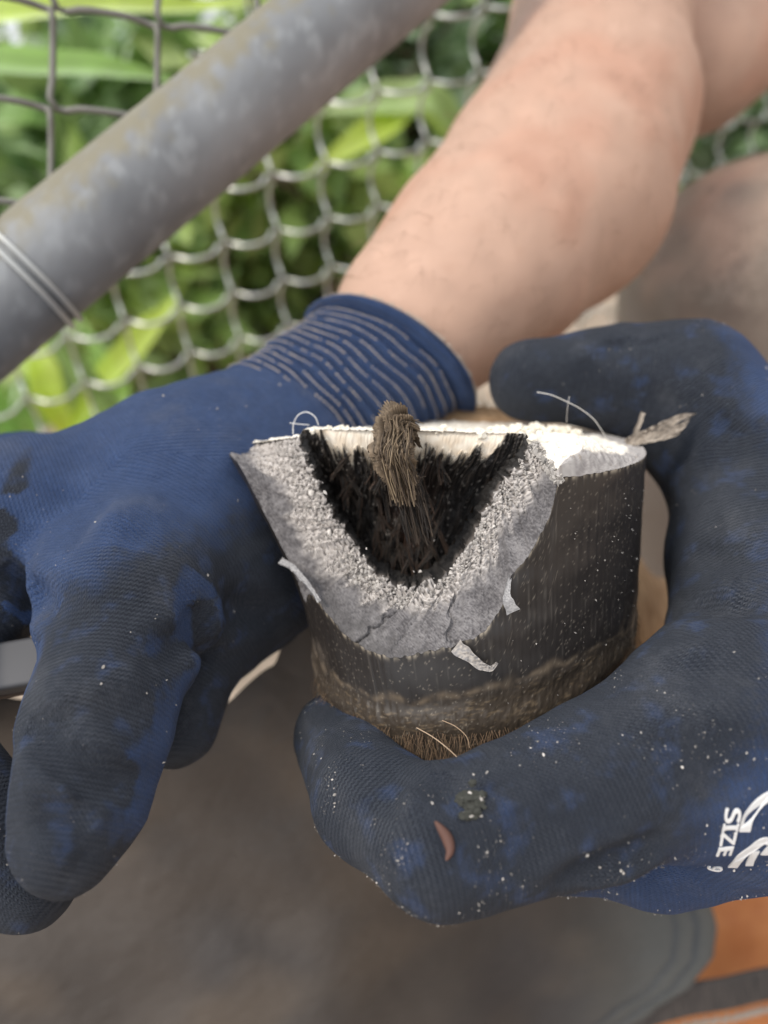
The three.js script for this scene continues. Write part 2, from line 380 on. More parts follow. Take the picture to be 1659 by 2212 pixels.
strapPlant('tall plant with broad yellow green leaves over the grey rail', [-260, 260, 0.62], [
  [[[-260, 260, 0.62], [-120, 80, 0.6], [150, 20, 0.6], [420, 18, 0.62], [660, -10, 0.66]], 0.0180, YG],
  [[[-260, 260, 0.62], [-120, 150, 0.64], [120, 148, 0.65], [300, 162, 0.67], [470, 200, 0.7]], 0.0200, MG],
]);
strapPlant('plant with a pale bent leaf pressed behind the mesh near the forearm', [1010, 330, 1.15], [
  [[[1010, 330, 1.15], [940, 220, 1.1], [860, 215, 1.1], [760, 230, 1.1], [680, 250, 1.12]], 0.027, PG, V(0, 0.2, 1)],
  [[[1010, 330, 1.15], [900, 230, 1.12], [820, 280, 1.1], [720, 340, 1.1], [640, 395, 1.1]], 0.022, YG, V(0, 0.2, 1)],
]);
strapPlant('low plant with narrow lime green leaves beside the dirt strip', [150, 940, 1.2], [
  [[[150, 940, 1.2], [220, 830, 1.15], [300, 740, 1.12], [350, 680, 1.1], [395, 620, 1.1]], 0.022, YG, V(0, 0.2, 1)],
  [[[150, 940, 1.2], [110, 860, 1.15], [90, 780, 1.14], [40, 700, 1.15]], 0.024, YG, V(0, 0.2, 1)],
  [[[150, 940, 1.2], [260, 860, 1.22], [210, 760, 1.2], [160, 660, 1.2]], 0.016, MG, V(0, 0.2, 1)],
]);

// ------------------------------------------------------------------ chain-link: wires that zigzag up, each hooked into the next
const galv = std({ vertexColors: false, color: lin(0.42, 0.43, 0.42), roughness: 0.45, metalness: 0.35 });
function wireGeo(o, R, Vv, Nn, L, count, radius, phase, bendSeg, bow = 0.09) {
  // o: foot of the wire, R: along the fence, Vv: up the fence, Nn: out of it (unit); half a diamond is L / sqrt 2
  const h = L / Math.SQRT2, pts = [];
  for (let i = 0; i <= count; i++) {
    const side = (i + phase) % 2 ? 1 : -1;
    const at_ = (f) => o.clone().addScaledVector(Vv, (i + f) * h).addScaledVector(R, side * h / 2 * (1 - 2 * Math.abs(f)));
    pts.push(at_(-0.06).addScaledVector(Nn, side * radius * 1.25), at_(0.06).addScaledVector(Nn, -side * radius * 1.25));
    if (i < count) for (const f of [0.28, 0.5, 0.72]) pts.push(o.clone().addScaledVector(Vv, (i + f) * h).addScaledVector(R, side * h * (0.5 - f)).addScaledVector(Nn, side * L * bow * Math.sin(Math.PI * f)));
  }
  return tube(pts, radius, count * bendSeg, 6);
}
{ // panel of the fence close by, with its grey pipe rail
  const A = at(0, 650, 0.30), B = at(786, 0, 0.335), R = B.clone().sub(A).normalize(), mid = A.clone().lerp(B, 0.5);
  let Vv = V(-0.7, 0.69, 0.16); Vv.addScaledVector(R, -Vv.dot(R)).normalize();
  const Nn = R.clone().cross(Vv).normalize();
  const foot = wpt(A.clone().addScaledVector(R, -0.3)); foot.y = 0;
  const t = thing('gate', 'chain link gate panel with a weathered grey pipe rail', 'gate', foot);
  const a0 = A.clone().addScaledVector(R, -0.32), b0 = B.clone().addScaledVector(R, 0.5), len = a0.distanceTo(b0), axis = b0.clone().sub(a0).normalize();
  const e1 = Vv.clone(), e2 = Nn.clone();
  const rail = patch(64, 500, (u, v) => {
    const th = u * Math.PI * 2, p0 = a0.clone().addScaledVector(axis, v * len);
    const dir = e1.clone().multiplyScalar(Math.cos(th)).addScaledVector(e2, Math.sin(th));
    const q = p0.clone().addScaledVector(dir, 0.0222);
    const lich = ss(-0.1, 0.75, Math.cos(th) * 1.1 - 0.05 + 0.8 * fbm(q.x * 80, q.y * 80, q.z * 80, 4));   // greenish brown grime caked on the pipe's top side
    const spot = ss(0.1, 0.5, fbm(q.x * 75, q.y * 75, q.z * 75 + 9, 4)), str = fbm(q.x * 18, q.y * 18 + 5, q.z * 18, 3);
    let c = mixc([0.150, 0.157, 0.166], [0.225, 0.234, 0.244], 0.5 + str);
    c = mixc(c, [0.31, 0.325, 0.335], spot * 0.5); c = mixc(c, [0.185, 0.165, 0.105], lich * 0.85);
    return { p: p0.addScaledVector(dir, 0.0222 + 0.00025 * fbm(q.x * 200, q.y * 200, q.z * 200, 2)), c };
  }, { closeU: true, flip: true });
  part('rail', world(rail), std({ vertexColors: true, roughness: 0.62, metalness: 0.15 }), t);
  // tie wire wound twice round the rail
  const tp = A.clone().lerp(B, 0.075);
  const tie = []; for (let i = 0; i <= 60; i++) { const th = i / 60 * Math.PI * 4.2; tie.push(tp.clone().addScaledVector(R, -0.004 + 0.0042 * th / 6.28).addScaledVector(e1, Math.cos(th) * 0.0236).addScaledVector(e2, Math.sin(th) * 0.0236)); }
  part('tie_wire', world(tube(tie, 0.0011, 160, 6)), galv, t);
  const L = 0.040, wireMat = std({ color: lin(0.16, 0.155, 0.135), roughness: 0.6, metalness: 0.3 });
  const pl = at(110, 232, 1), T = pl.multiplyScalar(A.dot(Nn) / pl.dot(Nn)), hN = L / Math.SQRT2;   // where two wires hook together
  for (let k = -9; k <= 18; k++) {
    const o = T.clone().addScaledVector(R, (k - 0.5) * hN).addScaledVector(Vv, -2 * hN);
    part('wire', world(wireGeo(o, R, Vv, Nn, L, 14, 0.00135, (k & 1) ? 0 : 1, 9, 0.05)), wireMat, t);
  }
  // gate post outside the picture that carries the rail
  const post = a0.clone(), pw = wpt(post), cyl = new THREE.CylinderGeometry(0.03, 0.03, 1.1, 32); cyl.translate(pw.x, 0.55, pw.z);
  part('post', cyl, std({ color: lin(0.24, 0.255, 0.27), roughness: 0.6, metalness: 0.15 }), t);
}
{ // the fence behind, running away from the camera
  const P0 = at(390, 520, 0.68), L = 0.052;
  const E1 = V(0.0462, 0.0176, -0.0162), E2 = V(0, 0.0348, 0.0386);
  const R = E1.clone().add(E2).normalize(), Vv0 = E2.clone().sub(E1), Vv = Vv0.addScaledVector(R, -Vv0.dot(R)).normalize(), Nn = R.clone().cross(Vv).normalize();
  const base = wpt(P0.clone().addScaledVector(Vv, -0.5)); base.y = 0;
  const t = thing('chain_link_fence', 'galvanised chain link fence sloping away behind the glove cuff', 'fence', base);
  const h = L / Math.SQRT2, wireMat = std({ color: lin(0.56, 0.56, 0.53), roughness: 0.3, metalness: 1 });
  for (let k = -14; k <= 34; k++) {
    const o = P0.clone().addScaledVector(R, k * h).addScaledVector(Vv, -h * 22);
    part('wire', world(wireGeo(o, R, Vv, Nn, L, 24, 0.0018, (k & 1), 10, 0.27)), wireMat, t);
  }
}

// ================================================================== PERSON
const sample = (geo, n, pick) => {   // points on a surface (camera frame), weighted by pick(x, y, z, nx, ny, nz)
  const P = geo.attributes.position, N = geo.attributes.normal, out = [];
  let tries = 0;
  while (out.length < n && tries++ < n * 200) {
    const i = Math.floor(rnd() * P.count);
    if (rnd() < pick(P.getX(i), P.getY(i), P.getZ(i), N.getX(i), N.getY(i), N.getZ(i))) out.push([V(P.getX(i) + rr(-4e-4, 4e-4), P.getY(i) + rr(-4e-4, 4e-4), P.getZ(i)), V(N.getX(i), N.getY(i), N.getZ(i))]);
  }
  return out;
};
const skinMat = new THREE.MeshPhysicalMaterial({ vertexColors: true, roughness: 0.46, bumpMap: skinTex, bumpScale: 0.0004, specularIntensity: 0.9 });
const gloveMat = new THREE.MeshPhysicalMaterial({ vertexColors: true, roughness: 0.82, bumpMap: knitTex, map: grainTex, bumpScale: 0.0012, specularIntensity: 0.4, sheen: 0.35, sheenRoughness: 0.6, sheenColor: lin(0.5, 0.55, 0.65) });
const person = thing('person', 'person with bare arms and dusty bare knee, clasping the hoof in blue work gloves', 'person', wpt(at(2400, 300, 0.85)).setY(0));
{
  const b = new Body(V(0, 0, 1)); b.kTouch = 0.004; b.kJoin = 0.03; b.kCore = 0.05;
  b.noise = (x, y, z) => 0.0012 * fbm(x * 22, y * 22, z * 22, 2);
  b.palm(ch([1690, -430, 0.58, 0.115], [2500, 300, 0.85, 0.14]));                                         // trunk, outside the picture
  b.limb(ch([835, 810, 0.302, 0.026], [912, 690, 0.308, 0.0288], [1048, 565, 0.33, 0.0392], [1190, 420, 0.36, 0.0490], [1270, 250, 0.385, 0.0470], [1292, 60, 0.41, 0.0410], [1340, -200, 0.45, 0.0430], [1560, -800, 0.62, 0.06]), 0.026);
  b.limb(ch([1500, 130, 0.47, 0.0430], [1900, -230, 0.55, 0.0560], [2050, -500, 0.68, 0.06]), 0.02);
  b.limb(ch([2500, 300, 0.85, 0.11], [1650, 665, 0.47, 0.080], [1570, 1000, 0.50, 0.060], [1470, 1550, 0.58, 0.052], [1500, 1900, 0.70, 0.045]), 0.03);  // thigh, knee, shin
  b.limb(ch([2230, 1355, 0.245, 0.028], [2600, 1100, 0.34, 0.042], [2900, 800, 0.45, 0.045], [2600, -600, 0.85, 0.06]), 0.02);
  // head, above the trunk and outside the picture
  const neck = at(1690, -430, 0.58).addScaledVector(UPC, 0.1), head = neck.clone().addScaledVector(UPC, 0.2).add(V(-0.03, 0, 0.06));
  b.limb([[neck, 0.065], [head.clone().addScaledVector(UPC, -0.06), 0.06], [head, 0.085], [head.clone().addScaledVector(UPC, 0.05), 0.085]], 0.03);
  const faceDir = V(-0.6, -0.4, 0.55).normalize();
  b.limb([[head.clone().addScaledVector(faceDir, 0.085).addScaledVector(UPC, 0.012), 0.008], [head.clone().addScaledVector(faceDir, 0.1).addScaledVector(UPC, -0.022), 0.012]], 0.006);
  const knee = at(1640, 660, 0.47);
  const geo = b.mesh(0.0045, (x, y, z) => {
    const m = fbm(x * 14, y * 14, z * 14, 3), f = fbm(x * 60, y * 60, z * 60, 3), red = ss(-0.1, 0.5, m);
    let c = mixc([0.54, 0.345, 0.255], [0.53, 0.30, 0.212], red); c = c.map((v) => v * (1 + 0.1 * f));
    const fr = ss(0.7, 0.8, n3(x * 90, y * 90, z * 90)); c = mixc(c, [0.42, 0.24, 0.16], fr * 0.25);
    const leg = Math.min(...b.limbs[2].b.slice(0, 3).map((q) => bd(q, x, y, z))), toKnee = Math.sqrt((x - knee.x) ** 2 + (y - knee.y) ** 2 + (z - knee.z) ** 2);
    if (leg < 0.02 && toKnee < 0.45) {   // the bent leg carries grey-brown dried dust with darker smears
      const sm = ss(0.3, 0.5, fbm(x * 40 + 3, y * 40, z * 40, 3) + 0.1), d = ss(-0.45, 0.25, fbm(x * 9, y * 9 + 7, z * 9, 3) + 0.25);
      c = mixc(c, [0.20, 0.165, 0.135], 0.65 * d + 0.27); c = mixc(c, [0.2, 0.15, 0.125], sm * 0.55);
    }
    return c;
  });
  const armHair = [], armDir = at(912, 690, 0.308).sub(at(1190, 420, 0.36)).normalize();
  for (const [p, n] of sample(geo, 420, (x, y, z, nx, ny, nz) => (nz > 0 && Math.min(...b.limbs[0].b.slice(1, 4).map((q) => bd(q, x, y, z))) < 0.012 ? 0.6 : 0))) {
    const d = armDir.clone().add(V(rr(-0.6, 0.6), rr(-0.6, 0.6), rr(-0.3, 0.3))).addScaledVector(n, 0.25).normalize(), L = rr(0.006, 0.014);
    armHair.push(noUV(tube([p, p.clone().addScaledVector(d, L * 0.5).addScaledVector(n, 0.001), p.clone().addScaledVector(d, L)], (q) => mix(0.00007, 0.00003, q), 4, 3)));
  }
  part('arm_hair', world(mergeGeometries(armHair)), std({ color: lin(0.22, 0.13, 0.08), roughness: 0.6 }), person, { kind: 'stuff' });
  part('body', world(geo), skinMat, person);
  // shirt and shorts on the trunk, outside the picture
  const s = new Body(V(0, 0, 1)); s.kJoin = 0.03; s.noise = (x, y, z) => 0.004 * fbm(x * 12, y * 12, z * 12, 2);
  s.palm(ch([1690, -450, 0.58, 0.125], [2480, 200, 0.85, 0.152]));
  s.limb(ch([1560, -740, 0.62, 0.075], [1690, -480, 0.58, 0.09]));
  s.limb(ch([2580, -560, 0.84, 0.078], [1900, -500, 0.65, 0.09]));
  part('shirt', world(s.mesh(0.012, () => [0.05, 0.06, 0.075])), std({ vertexColors: true, roughness: 0.95 }), person);
  const hr = new Body(V(0, 0, 1)); hr.noise = (x, y, z) => 0.004 * fbm(x * 40, y * 40, z * 40, 2);
  hr.palm([[head.clone().addScaledVector(UPC, 0.05).addScaledVector(faceDir, -0.02), 0.088], [head.clone().addScaledVector(faceDir, -0.035), 0.075]]);
  part('hair', world(hr.mesh(0.006, () => [0.06, 0.04, 0.025])), std({ vertexColors: true, roughness: 0.9 }), person);
}
console.log('person');

// ------------------------------------------------------------------ gloves
const BLUE = [0.055, 0.105, 0.255], BLUE2 = [0.042, 0.084, 0.215], BLACK = [0.029, 0.036, 0.053], DUST = [0.16, 0.165, 0.18];
function gloveColor(x, y, z, coat) {   // coat: 0 bare blue knit, 1 black dipped coating; worn patches let the knit show
  const wear = fbm(x * 70, y * 70, z * 70, 3), fine = n3(x * 420, y * 420, z * 420);
  const k = clamp(coat + 0.3 * wear * (1 - Math.abs(2 * coat - 1)) + 0.18 * fine * (1 - Math.abs(2 * coat - 1)));
  let c = mixc(mixc(BLUE, BLUE2, 0.5 + 0.7 * wear), BLACK, ss(0.15, 0.85, k));
  const rub = ss(0.1, 0.6, fbm(x * 80 + 9, y * 80, z * 80, 4) + 0.15 * fine) * ss(0.1, 0.6, coat);
  c = mixc(c, [0.045, 0.078, 0.18], rub * 0.7);
  const du = ss(0.05, 0.7, fbm(x * 30, y * 30 + 4, z * 30, 4) + 0.12 * fine);
  return mixc(c, DUST, du * 0.24 + 0.05 * ss(0.2, 0.8, fine)).map((v) => v * (1 + 0.12 * fine));
}
const dense = (pts) => { const c = new THREE.CatmullRomCurve3(pts.map(([u, v]) => V(u, v, 0))), n = Math.ceil(c.getLength() / 7), o = []; for (let i = 0; i <= n; i++) { const p = c.getPointAt(i / n); o.push([p.x, p.y, pts[0][2] ?? 0.2]); } return o; };
const crumbs = [];   // [point, size, brightness]

// the glove on the hand that holds the tool
let gloveA;
{
  const b = new Body(V(0.2, 0.5, 0.84).normalize()); b.kCore = 0.02; b.kJoin = 0.014; b.kTouch = 0.002;
  b.palm(ch([680, 900, 0.290, 0.0200], [555, 1000, 0.276, 0.0232], [290, 1270, 0.212, 0.0205]));
  b.palm(ch([560, 1000, 0.276, 0.0225], [430, 1040, 0.262, 0.0255], [60, 1122, 0.234, 0.0220]));
  b.palm(ch([560, 1000, 0.276, 0.0225], [555, 1235, 0.256, 0.0215]));
  b.palm(ch([420, 1090, 0.25, 0.027], [430, 1220, 0.245, 0.024]));
  b.palm(ch([560, 1020, 0.285, 0.022], [40, 1080, 0.272, 0.020]));
  b.limb(ch([290, 1270, 0.212, 0.0205], [215, 1560, 0.182, 0.0162], [170, 1740, 0.172, 0.0138], [140, 1828, 0.168, 0.0106]), 0.006);            // index
  b.limb(ch([60, 1122, 0.234, 0.0220], [-70, 1290, 0.222, 0.0185], [-200, 1560, 0.198, 0.0160], [-60, 1790, 0.184, 0.0135], [60, 1905, 0.182, 0.0112]), 0.007);  // middle
  b.limb(ch([40, 1080, 0.272, 0.0200], [-160, 1250, 0.268, 0.0165], [-220, 1480, 0.25, 0.0150], [-140, 1640, 0.24, 0.0120]), 0.006);               // ring
  b.limb(ch([100, 1075, 0.295, 0.0180], [-120, 1230, 0.30, 0.0145], [-200, 1420, 0.29, 0.0130], [-130, 1540, 0.28, 0.0110]), 0.006);               // little
  b.limb(ch([555, 1235, 0.256, 0.0215], [455, 1340, 0.242, 0.0168], [385, 1480, 0.228, 0.0140], [378, 1562, 0.222, 0.0124]), 0.007);               // thumb
  b.noise = (x, y, z) => 0.0007 * fbm(x * 55, y * 55, z * 55, 2) + 0.0009 * fbm(x * 25 + y * 40, y * 22, z * 25, 2);
  const sf = (pts) => dense(pts).map(([u, v, d]) => { const p = at(u, v, d - 0.06), dir = p.clone().normalize(); for (let i = 0; i < 90; i++) { const e = b.d(p.x, p.y, p.z, false); if (e < 2e-5) break; p.addScaledVector(dir, e); } return p; });
  b.groove(sf([[70, 1615, 0.18], [150, 1650, 0.18], [230, 1690, 0.18], [290, 1705, 0.18]]), 0.0036, 0.0024);
  b.groove(sf([[55, 1560, 0.18], [110, 1580, 0.18], [160, 1590, 0.18]]), 0.0024, 0.0026);
  b.groove(sf([[200, 1500, 0.18], [270, 1530, 0.18], [340, 1540, 0.18]]), 0.0016, 0.0034);
  b.groove(sf([[330, 1420, 0.18], [380, 1390, 0.18], [420, 1340, 0.18]]), 0.0022, 0.003);
  b.groove(sf([[480, 1290, 0.24], [540, 1320, 0.24], [600, 1330, 0.24]]), 0.0016, 0.0035);
  b.groove(sf([[250, 1180, 0.24], [320, 1150, 0.24], [400, 1150, 0.24]]), 0.0010, 0.005);
  b.groove(sf([[60, 1740, 0.18], [140, 1760, 0.18], [210, 1775, 0.18]]), 0.0022, 0.003);
  b.groove(sf([[420, 1300, 0.22], [430, 1370, 0.22], [425, 1440, 0.22]]), 0.0035, 0.0032);
  b.groove(sf([[0, 1225, 0.22], [60, 1270, 0.22], [120, 1320, 0.22]]), 0.003, 0.003);
  b.groove(sf([[150, 1190, 0.21], [170, 1130, 0.22], [230, 1080, 0.23]]), 0.0016, 0.005);
  // edge of the dipped coating: a surface across the knuckles
  const p0 = at(300, 1285, 0.21), across = at(600, 1170, 0.25).sub(at(150, 1400, 0.19)).normalize(), outw = V(0.1, 0.35, 0.93).normalize(), down = across.clone().cross(outw).normalize();
  if (down.y > 0) down.negate();
  const idxA = at(290, 1270, 0.212), idxB = at(152, 1812, 0.169), idir = idxB.clone().sub(idxA).normalize();
  const mid0 = at(60, 1122, 0.234);
  const col = (x, y, z, n) => {
    const p = V(x, y, z); let q = p.clone().sub(p0).dot(down) / 0.012;
    // bare knit along both sides of the forefinger, where the dip did not reach
    const along = p.clone().sub(idxA).dot(idir);
    if (along > 0.004 && bd(b.limbs[0].b[0], x, y, z) < 0.006 || bd(b.limbs[0].b[1], x, y, z) < 0.005 || bd(b.limbs[0].b[2], x, y, z) < 0.005) q = Math.min(q, 1.6) - ss(0.62, 0.98, Math.abs(n.x) * 1.02) * 2.4 + 0.4;
    const dm = Math.min(bd(b.limbs[1].b[0], x, y, z), bd(b.limbs[1].b[1], x, y, z), bd(b.limbs[1].b[2], x, y, z), bd(b.limbs[1].b[3], x, y, z));
    if (dm < 0.004 && p.clone().sub(idxA).dot(V(1, 0, 0)) < -0.018) q = p.clone().sub(mid0).dot(V(-0.35, -0.93, 0)) / 0.006 + 1.1 + 2.2 * Math.sin(x * 420);
    return gloveColor(x, y, z, clamp(0.5 + 0.5 * q));
  };
  const geo = b.mesh(0.00095, col);
  for (const [p, n] of sample(geo, 420, (x, y, z, nx, ny, nz) => (nz > 0.1 ? 0.5 : 0) * ss(-0.2, 0.5, fbm(x * 30, y * 30, z * 30, 2) + 0.15))) crumbs.push([p.addScaledVector(n, 0.0001), Math.pow(rnd(), 6) * 0.00026 + 0.00008, rr(0.3, 0.8)]);
  gloveA = part('glove', world(geo), gloveMat, person, { label: 'blue knit glove with black dipped fingers around the tool' });

  // ribbed cuff with cream stitches and a rolled lip
  const c2 = at(842, 795, 0.303), cur = new THREE.CatmullRomCurve3([at(528, 1012, 0.276), at(600, 950, 0.284), at(680, 890, 0.291), at(765, 840, 0.297), c2]), lipDir = at(912, 690, 0.312).sub(c2).normalize();
  const RIB = 19;
  const cuffPt = (a, th) => {
    const p = cur.getPoint(clamp(a)), t = cur.getTangent(clamp(a)).lerp(lipDir, ss(0.1, 1, a)).normalize(), e1 = V(0, 0, 1).addScaledVector(t, -t.z).normalize(), e2 = t.clone().cross(e1);
    const rad = a < 0.5 ? mix(0.0302, 0.0278, a * 2) : mix(0.0278, 0.0325, (a - 0.5) * 2);
    return { p, e1, e2, t, rad };
  };
  const cuff = patch(200, 300, (u, v) => {
    const th = u * Math.PI * 2, a = v * 1.0, { p, e1, e2, t, rad } = cuffPt(Math.min(a, 1), th);
    const wob = 0.0007 * n3(Math.cos(th) * 1.5, Math.sin(th) * 1.5, a * 5), ph = a * RIB + 0.35 * n3(Math.cos(th) * 1.2, Math.sin(th) * 1.2, a * 3);
    let r = rad + 0.0024 * Math.pow(Math.abs(Math.sin(Math.PI * ph)), 0.55) + wob, lift = 0;
    if (a > 0.94) { const q = (a - 0.94) / 0.06; r += 0.0042 * Math.sin(q * Math.PI * 0.62) - 0.0016 * Math.exp(-Math.pow((q - 0.06) / 0.1, 2)); lift = 0; }
    const dir = e1.clone().multiplyScalar(Math.cos(th)).addScaledVector(e2, Math.sin(th));
    const f = 0.5 + 0.5 * n3(p.x * 300 + dir.x * 9, dir.y * 9, dir.z * 9);
    return { p: p.clone().addScaledVector(dir, r).addScaledVector(t, lift), c: mixc(BLUE, BLUE2, f).map((q) => q * 0.95), uv: [a * 0.055, th * 0.03] };
  }, { closeU: true });
  part('cuff', world(cuff), gloveMat, gloveA);
  // rounded hem of the lip and cream thread: short stitches that sit on the ribs
  const hem = []; for (let i = 0; i < 64; i++) { const th = i / 64 * Math.PI * 2, { p, e1, e2, rad } = cuffPt(1, th); hem.push(p.clone().addScaledVector(e1, Math.cos(th) * (rad + 0.0036)).addScaledVector(e2, Math.sin(th) * (rad + 0.0036))); }
  const hemG = tube(hem, 0.0016, 200, 8, true); const hc = []; for (let i = 0; i < hemG.attributes.position.count; i++) hc.push(...BLUE); hemG.setAttribute('color', new THREE.Float32BufferAttribute(hc, 3));
  part('hem', world(hemG), gloveMat, gloveA);
  const st = [], thread = new THREE.CapsuleGeometry(0.00024, 0.0007, 2, 6); noUV(thread);
  const put = (p, dir, s) => { const g = thread.clone(); g.scale(s, s, s); g.applyQuaternion(new THREE.Quaternion().setFromUnitVectors(V(0, 1, 0), dir)); g.translate(p.x, p.y, p.z); st.push(g); };
  for (let k = 0; k < RIB; k++) for (let i = 0; i < 120; i++) {
    const th = (i + 0.3 * (k % 3)) / 120 * Math.PI * 2, a0 = (k + 0.5) / RIB; if (a0 > 0.94) continue;
    const sh = 0.35 * n3(Math.cos(th) * 1.2, Math.sin(th) * 1.2, a0 * 3) / RIB, a = a0 - sh, { p, e1, e2, t, rad } = cuffPt(a, th);
    if (n3(Math.cos(th) * 2.5 + k, Math.sin(th) * 2.5, k * 1.7) < -0.65 || rnd() < 0.06) continue;
    const dir = e1.clone().multiplyScalar(Math.cos(th)).addScaledVector(e2, Math.sin(th)), tan = e2.clone().multiplyScalar(Math.cos(th)).addScaledVector(e1, -Math.sin(th));
    put(p.clone().addScaledVector(dir, rad + 0.00235 + 0.0007 * n3(Math.cos(th) * 1.5, Math.sin(th) * 1.5, a * 5)), tan.addScaledVector(t, rr(-0.3, 0.3)).normalize(), rr(0.8, 1.15));
  }
  for (let i = 0; i < 150; i++) { // loops of cream thread along the hem
    const th = i / 150 * Math.PI * 2, { p, e1, e2, t, rad } = cuffPt(1, th), dir = e1.clone().multiplyScalar(Math.cos(th)).addScaledVector(e2, Math.sin(th));
    put(p.clone().addScaledVector(dir, rad + 0.0042).addScaledVector(t, 0.0014), t.clone().addScaledVector(dir, rr(-0.2, 0.7)).normalize(), rr(1.3, 2.4));
  }
  part('stitching', world(mergeGeometries(st)), std({ color: lin(0.40, 0.34, 0.28), roughness: 0.95 }), gloveA, { kind: 'stuff' });
}
console.log('glove A');

// the glove that clasps the hoof
let gloveB, gloveBody;
{
  const b = gloveBody = new Body(V(0.1, -0.2, 0.97).normalize()); b.kCore = 0.02; b.kJoin = 0.014; b.kTouch = 0.002;
  b.palm(ch([1800, 1490, 0.204, 0.0260], [2250, 1330, 0.245, 0.0270]));
  b.palm(ch([1760, 1590, 0.204, 0.0265], [2250, 1400, 0.25, 0.0270]));
  b.palm(ch([1850, 1660, 0.235, 0.0240], [2250, 1420, 0.27, 0.0260]));
  b.palm(ch([1880, 1690, 0.262, 0.0215], [2250, 1430, 0.28, 0.0250]));
  b.palm(ch([1625, 1215, 0.232, 0.0205], [1700, 1400, 0.212, 0.0230], [2100, 1330, 0.25, 0.030]));
  b.palm(ch([1560, 1570, 0.184, 0.0205], [1760, 1540, 0.202, 0.026]));
  b.palm(ch([1570, 1695, 0.197, 0.0215], [1850, 1620, 0.215, 0.025]));
  b.limb(ch([1800, 1480, 0.202, 0.0240], [1530, 1590, 0.183, 0.0225], [1265, 1712, 0.1775, 0.0186], [955, 1822, 0.1705, 0.0152], [800, 1728, 0.186, 0.0134], [728, 1592, 0.220, 0.0126]), 0.004);   // index
  b.limb(ch([1780, 1640, 0.208, 0.0220], [1420, 1815, 0.205, 0.0163], [1180, 1790, 0.214, 0.0150], [1000, 1640, 0.245, 0.0138], [980, 1520, 0.27, 0.012]), 0.006);  // middle
  b.limb(ch([1850, 1670, 0.236, 0.0200], [1520, 1780, 0.24, 0.0155], [1280, 1740, 0.25, 0.0145], [1130, 1590, 0.285, 0.0120]), 0.006);  // ring
  b.limb(ch([1880, 1690, 0.262, 0.0170], [1600, 1740, 0.275, 0.0140], [1400, 1690, 0.285, 0.0130], [1290, 1560, 0.31, 0.0110]), 0.006); // little
  b.limb(ch([1700, 1400, 0.212, 0.0230], [1628, 1200, 0.236, 0.0212], [1612, 1000, 0.252, 0.0234], [1475, 852, 0.263, 0.0231], [1335, 818, 0.264, 0.0152], [1150, 822, 0.263, 0.0145]), 0.012);     // thumb
  b.noise = (x, y, z) => 0.0006 * fbm(x * 55, y * 55, z * 55, 2) + 0.0008 * fbm(x * 30, y * 24 + x * 20, z * 25, 2);
  const sf = (pts) => dense(pts).map(([u, v]) => { const p = at(u, v, 0.1), dir = p.clone().normalize(); for (let i = 0; i < 120; i++) { const e = b.d(p.x, p.y, p.z, false); if (e < 2e-5) break; p.addScaledVector(dir, e); } return p; });
  b.groove(sf([[950, 1665], [962, 1700], [975, 1735]]), 0.002, 0.003);
  b.groove(sf([[1200, 1925], [1230, 1893], [1356, 1848], [1440, 1800]]), 0.0022, 0.0024);
  b.groove(sf([[1330, 725], [1345, 760]]), 0.0015, 0.004);
  b.groove(sf([[1100, 1760], [1130, 1830], [1150, 1900]]), 0.0011, 0.004);
  b.groove(sf([[840, 1640], [850, 1700], [830, 1770]]), 0.0013, 0.0035);
  b.groove(sf([[1480, 1300], [1560, 1320], [1640, 1300]]), 0.0018, 0.004);
  b.groove(sf([[1430, 1420], [1520, 1450], [1620, 1430]]), 0.0013, 0.0045);
  b.groove(sf([[1560, 880], [1580, 960], [1570, 1040]]), 0.0013, 0.004);
  b.groove(sf([[1500, 1180], [1560, 1210], [1640, 1215]]), 0.0012, 0.004);
  const q1 = at(1470, 1870, 0.185), q2 = at(1570, 1660, 0.17), q3 = at(1659, 1500, 0.18);
  const col = (x, y, z) => {
    const p = V(x, y, z);
    // knit shows on the back of the hand and round the outer side of the thumb
    const backHand = p.clone().sub(at(1480, 1800, 0.17)).dot(V(0.86, -0.5, 0.1)) / 0.012;
    const thumbBack = p.clone().sub(at(1600, 930, 0.25)).dot(V(0.95, 0.2, 0.1)) / 0.009 - 10 * ss(-0.005, -0.04, y);
    const k = Math.max(backHand, thumbBack, -3);
    return gloveColor(x, y, z, clamp(0.5 - 0.5 * k));
  };
  const geo = b.mesh(0.00095, col);
  for (const [p, n] of sample(geo, 5600, (x, y, z, nx, ny, nz) => { return nz < 0 ? 0 : (y < -0.034 ? 0.75 : 0.12) * ss(0.0, 0.45, fbm(x * 55, y * 55, z * 55, 3) + 0.06); })) crumbs.push([p.addScaledVector(n, 0.00012), Math.pow(rnd(), 8) * 0.00028 + 0.00007, rr(0.25, 0.9)]);
  gloveB = part('glove', world(geo), gloveMat, person, { label: 'dusty blue and black glove with white size print' });
  // white print on the back of the hand, moulded to it
  const hit = (u, v) => { const p = at(u, v, 0.08), dir = p.clone().normalize(); for (let i = 0; i < 160; i++) { const e = b.d(p.x, p.y, p.z); if (e < 2e-5) break; p.addScaledVector(dir, e * 0.9); } return p; };
  const o = hit(1566, 1745), oE = hit(1546, 1848), oT = hit(1601, 1750);
  const ex = oE.clone().sub(o).normalize(), eyRaw = oT.clone().sub(o), ey = eyRaw.addScaledVector(ex, -eyRaw.dot(ex)).normalize(), en = ex.clone().cross(ey).normalize();
  if (en.z < 0) en.negate();
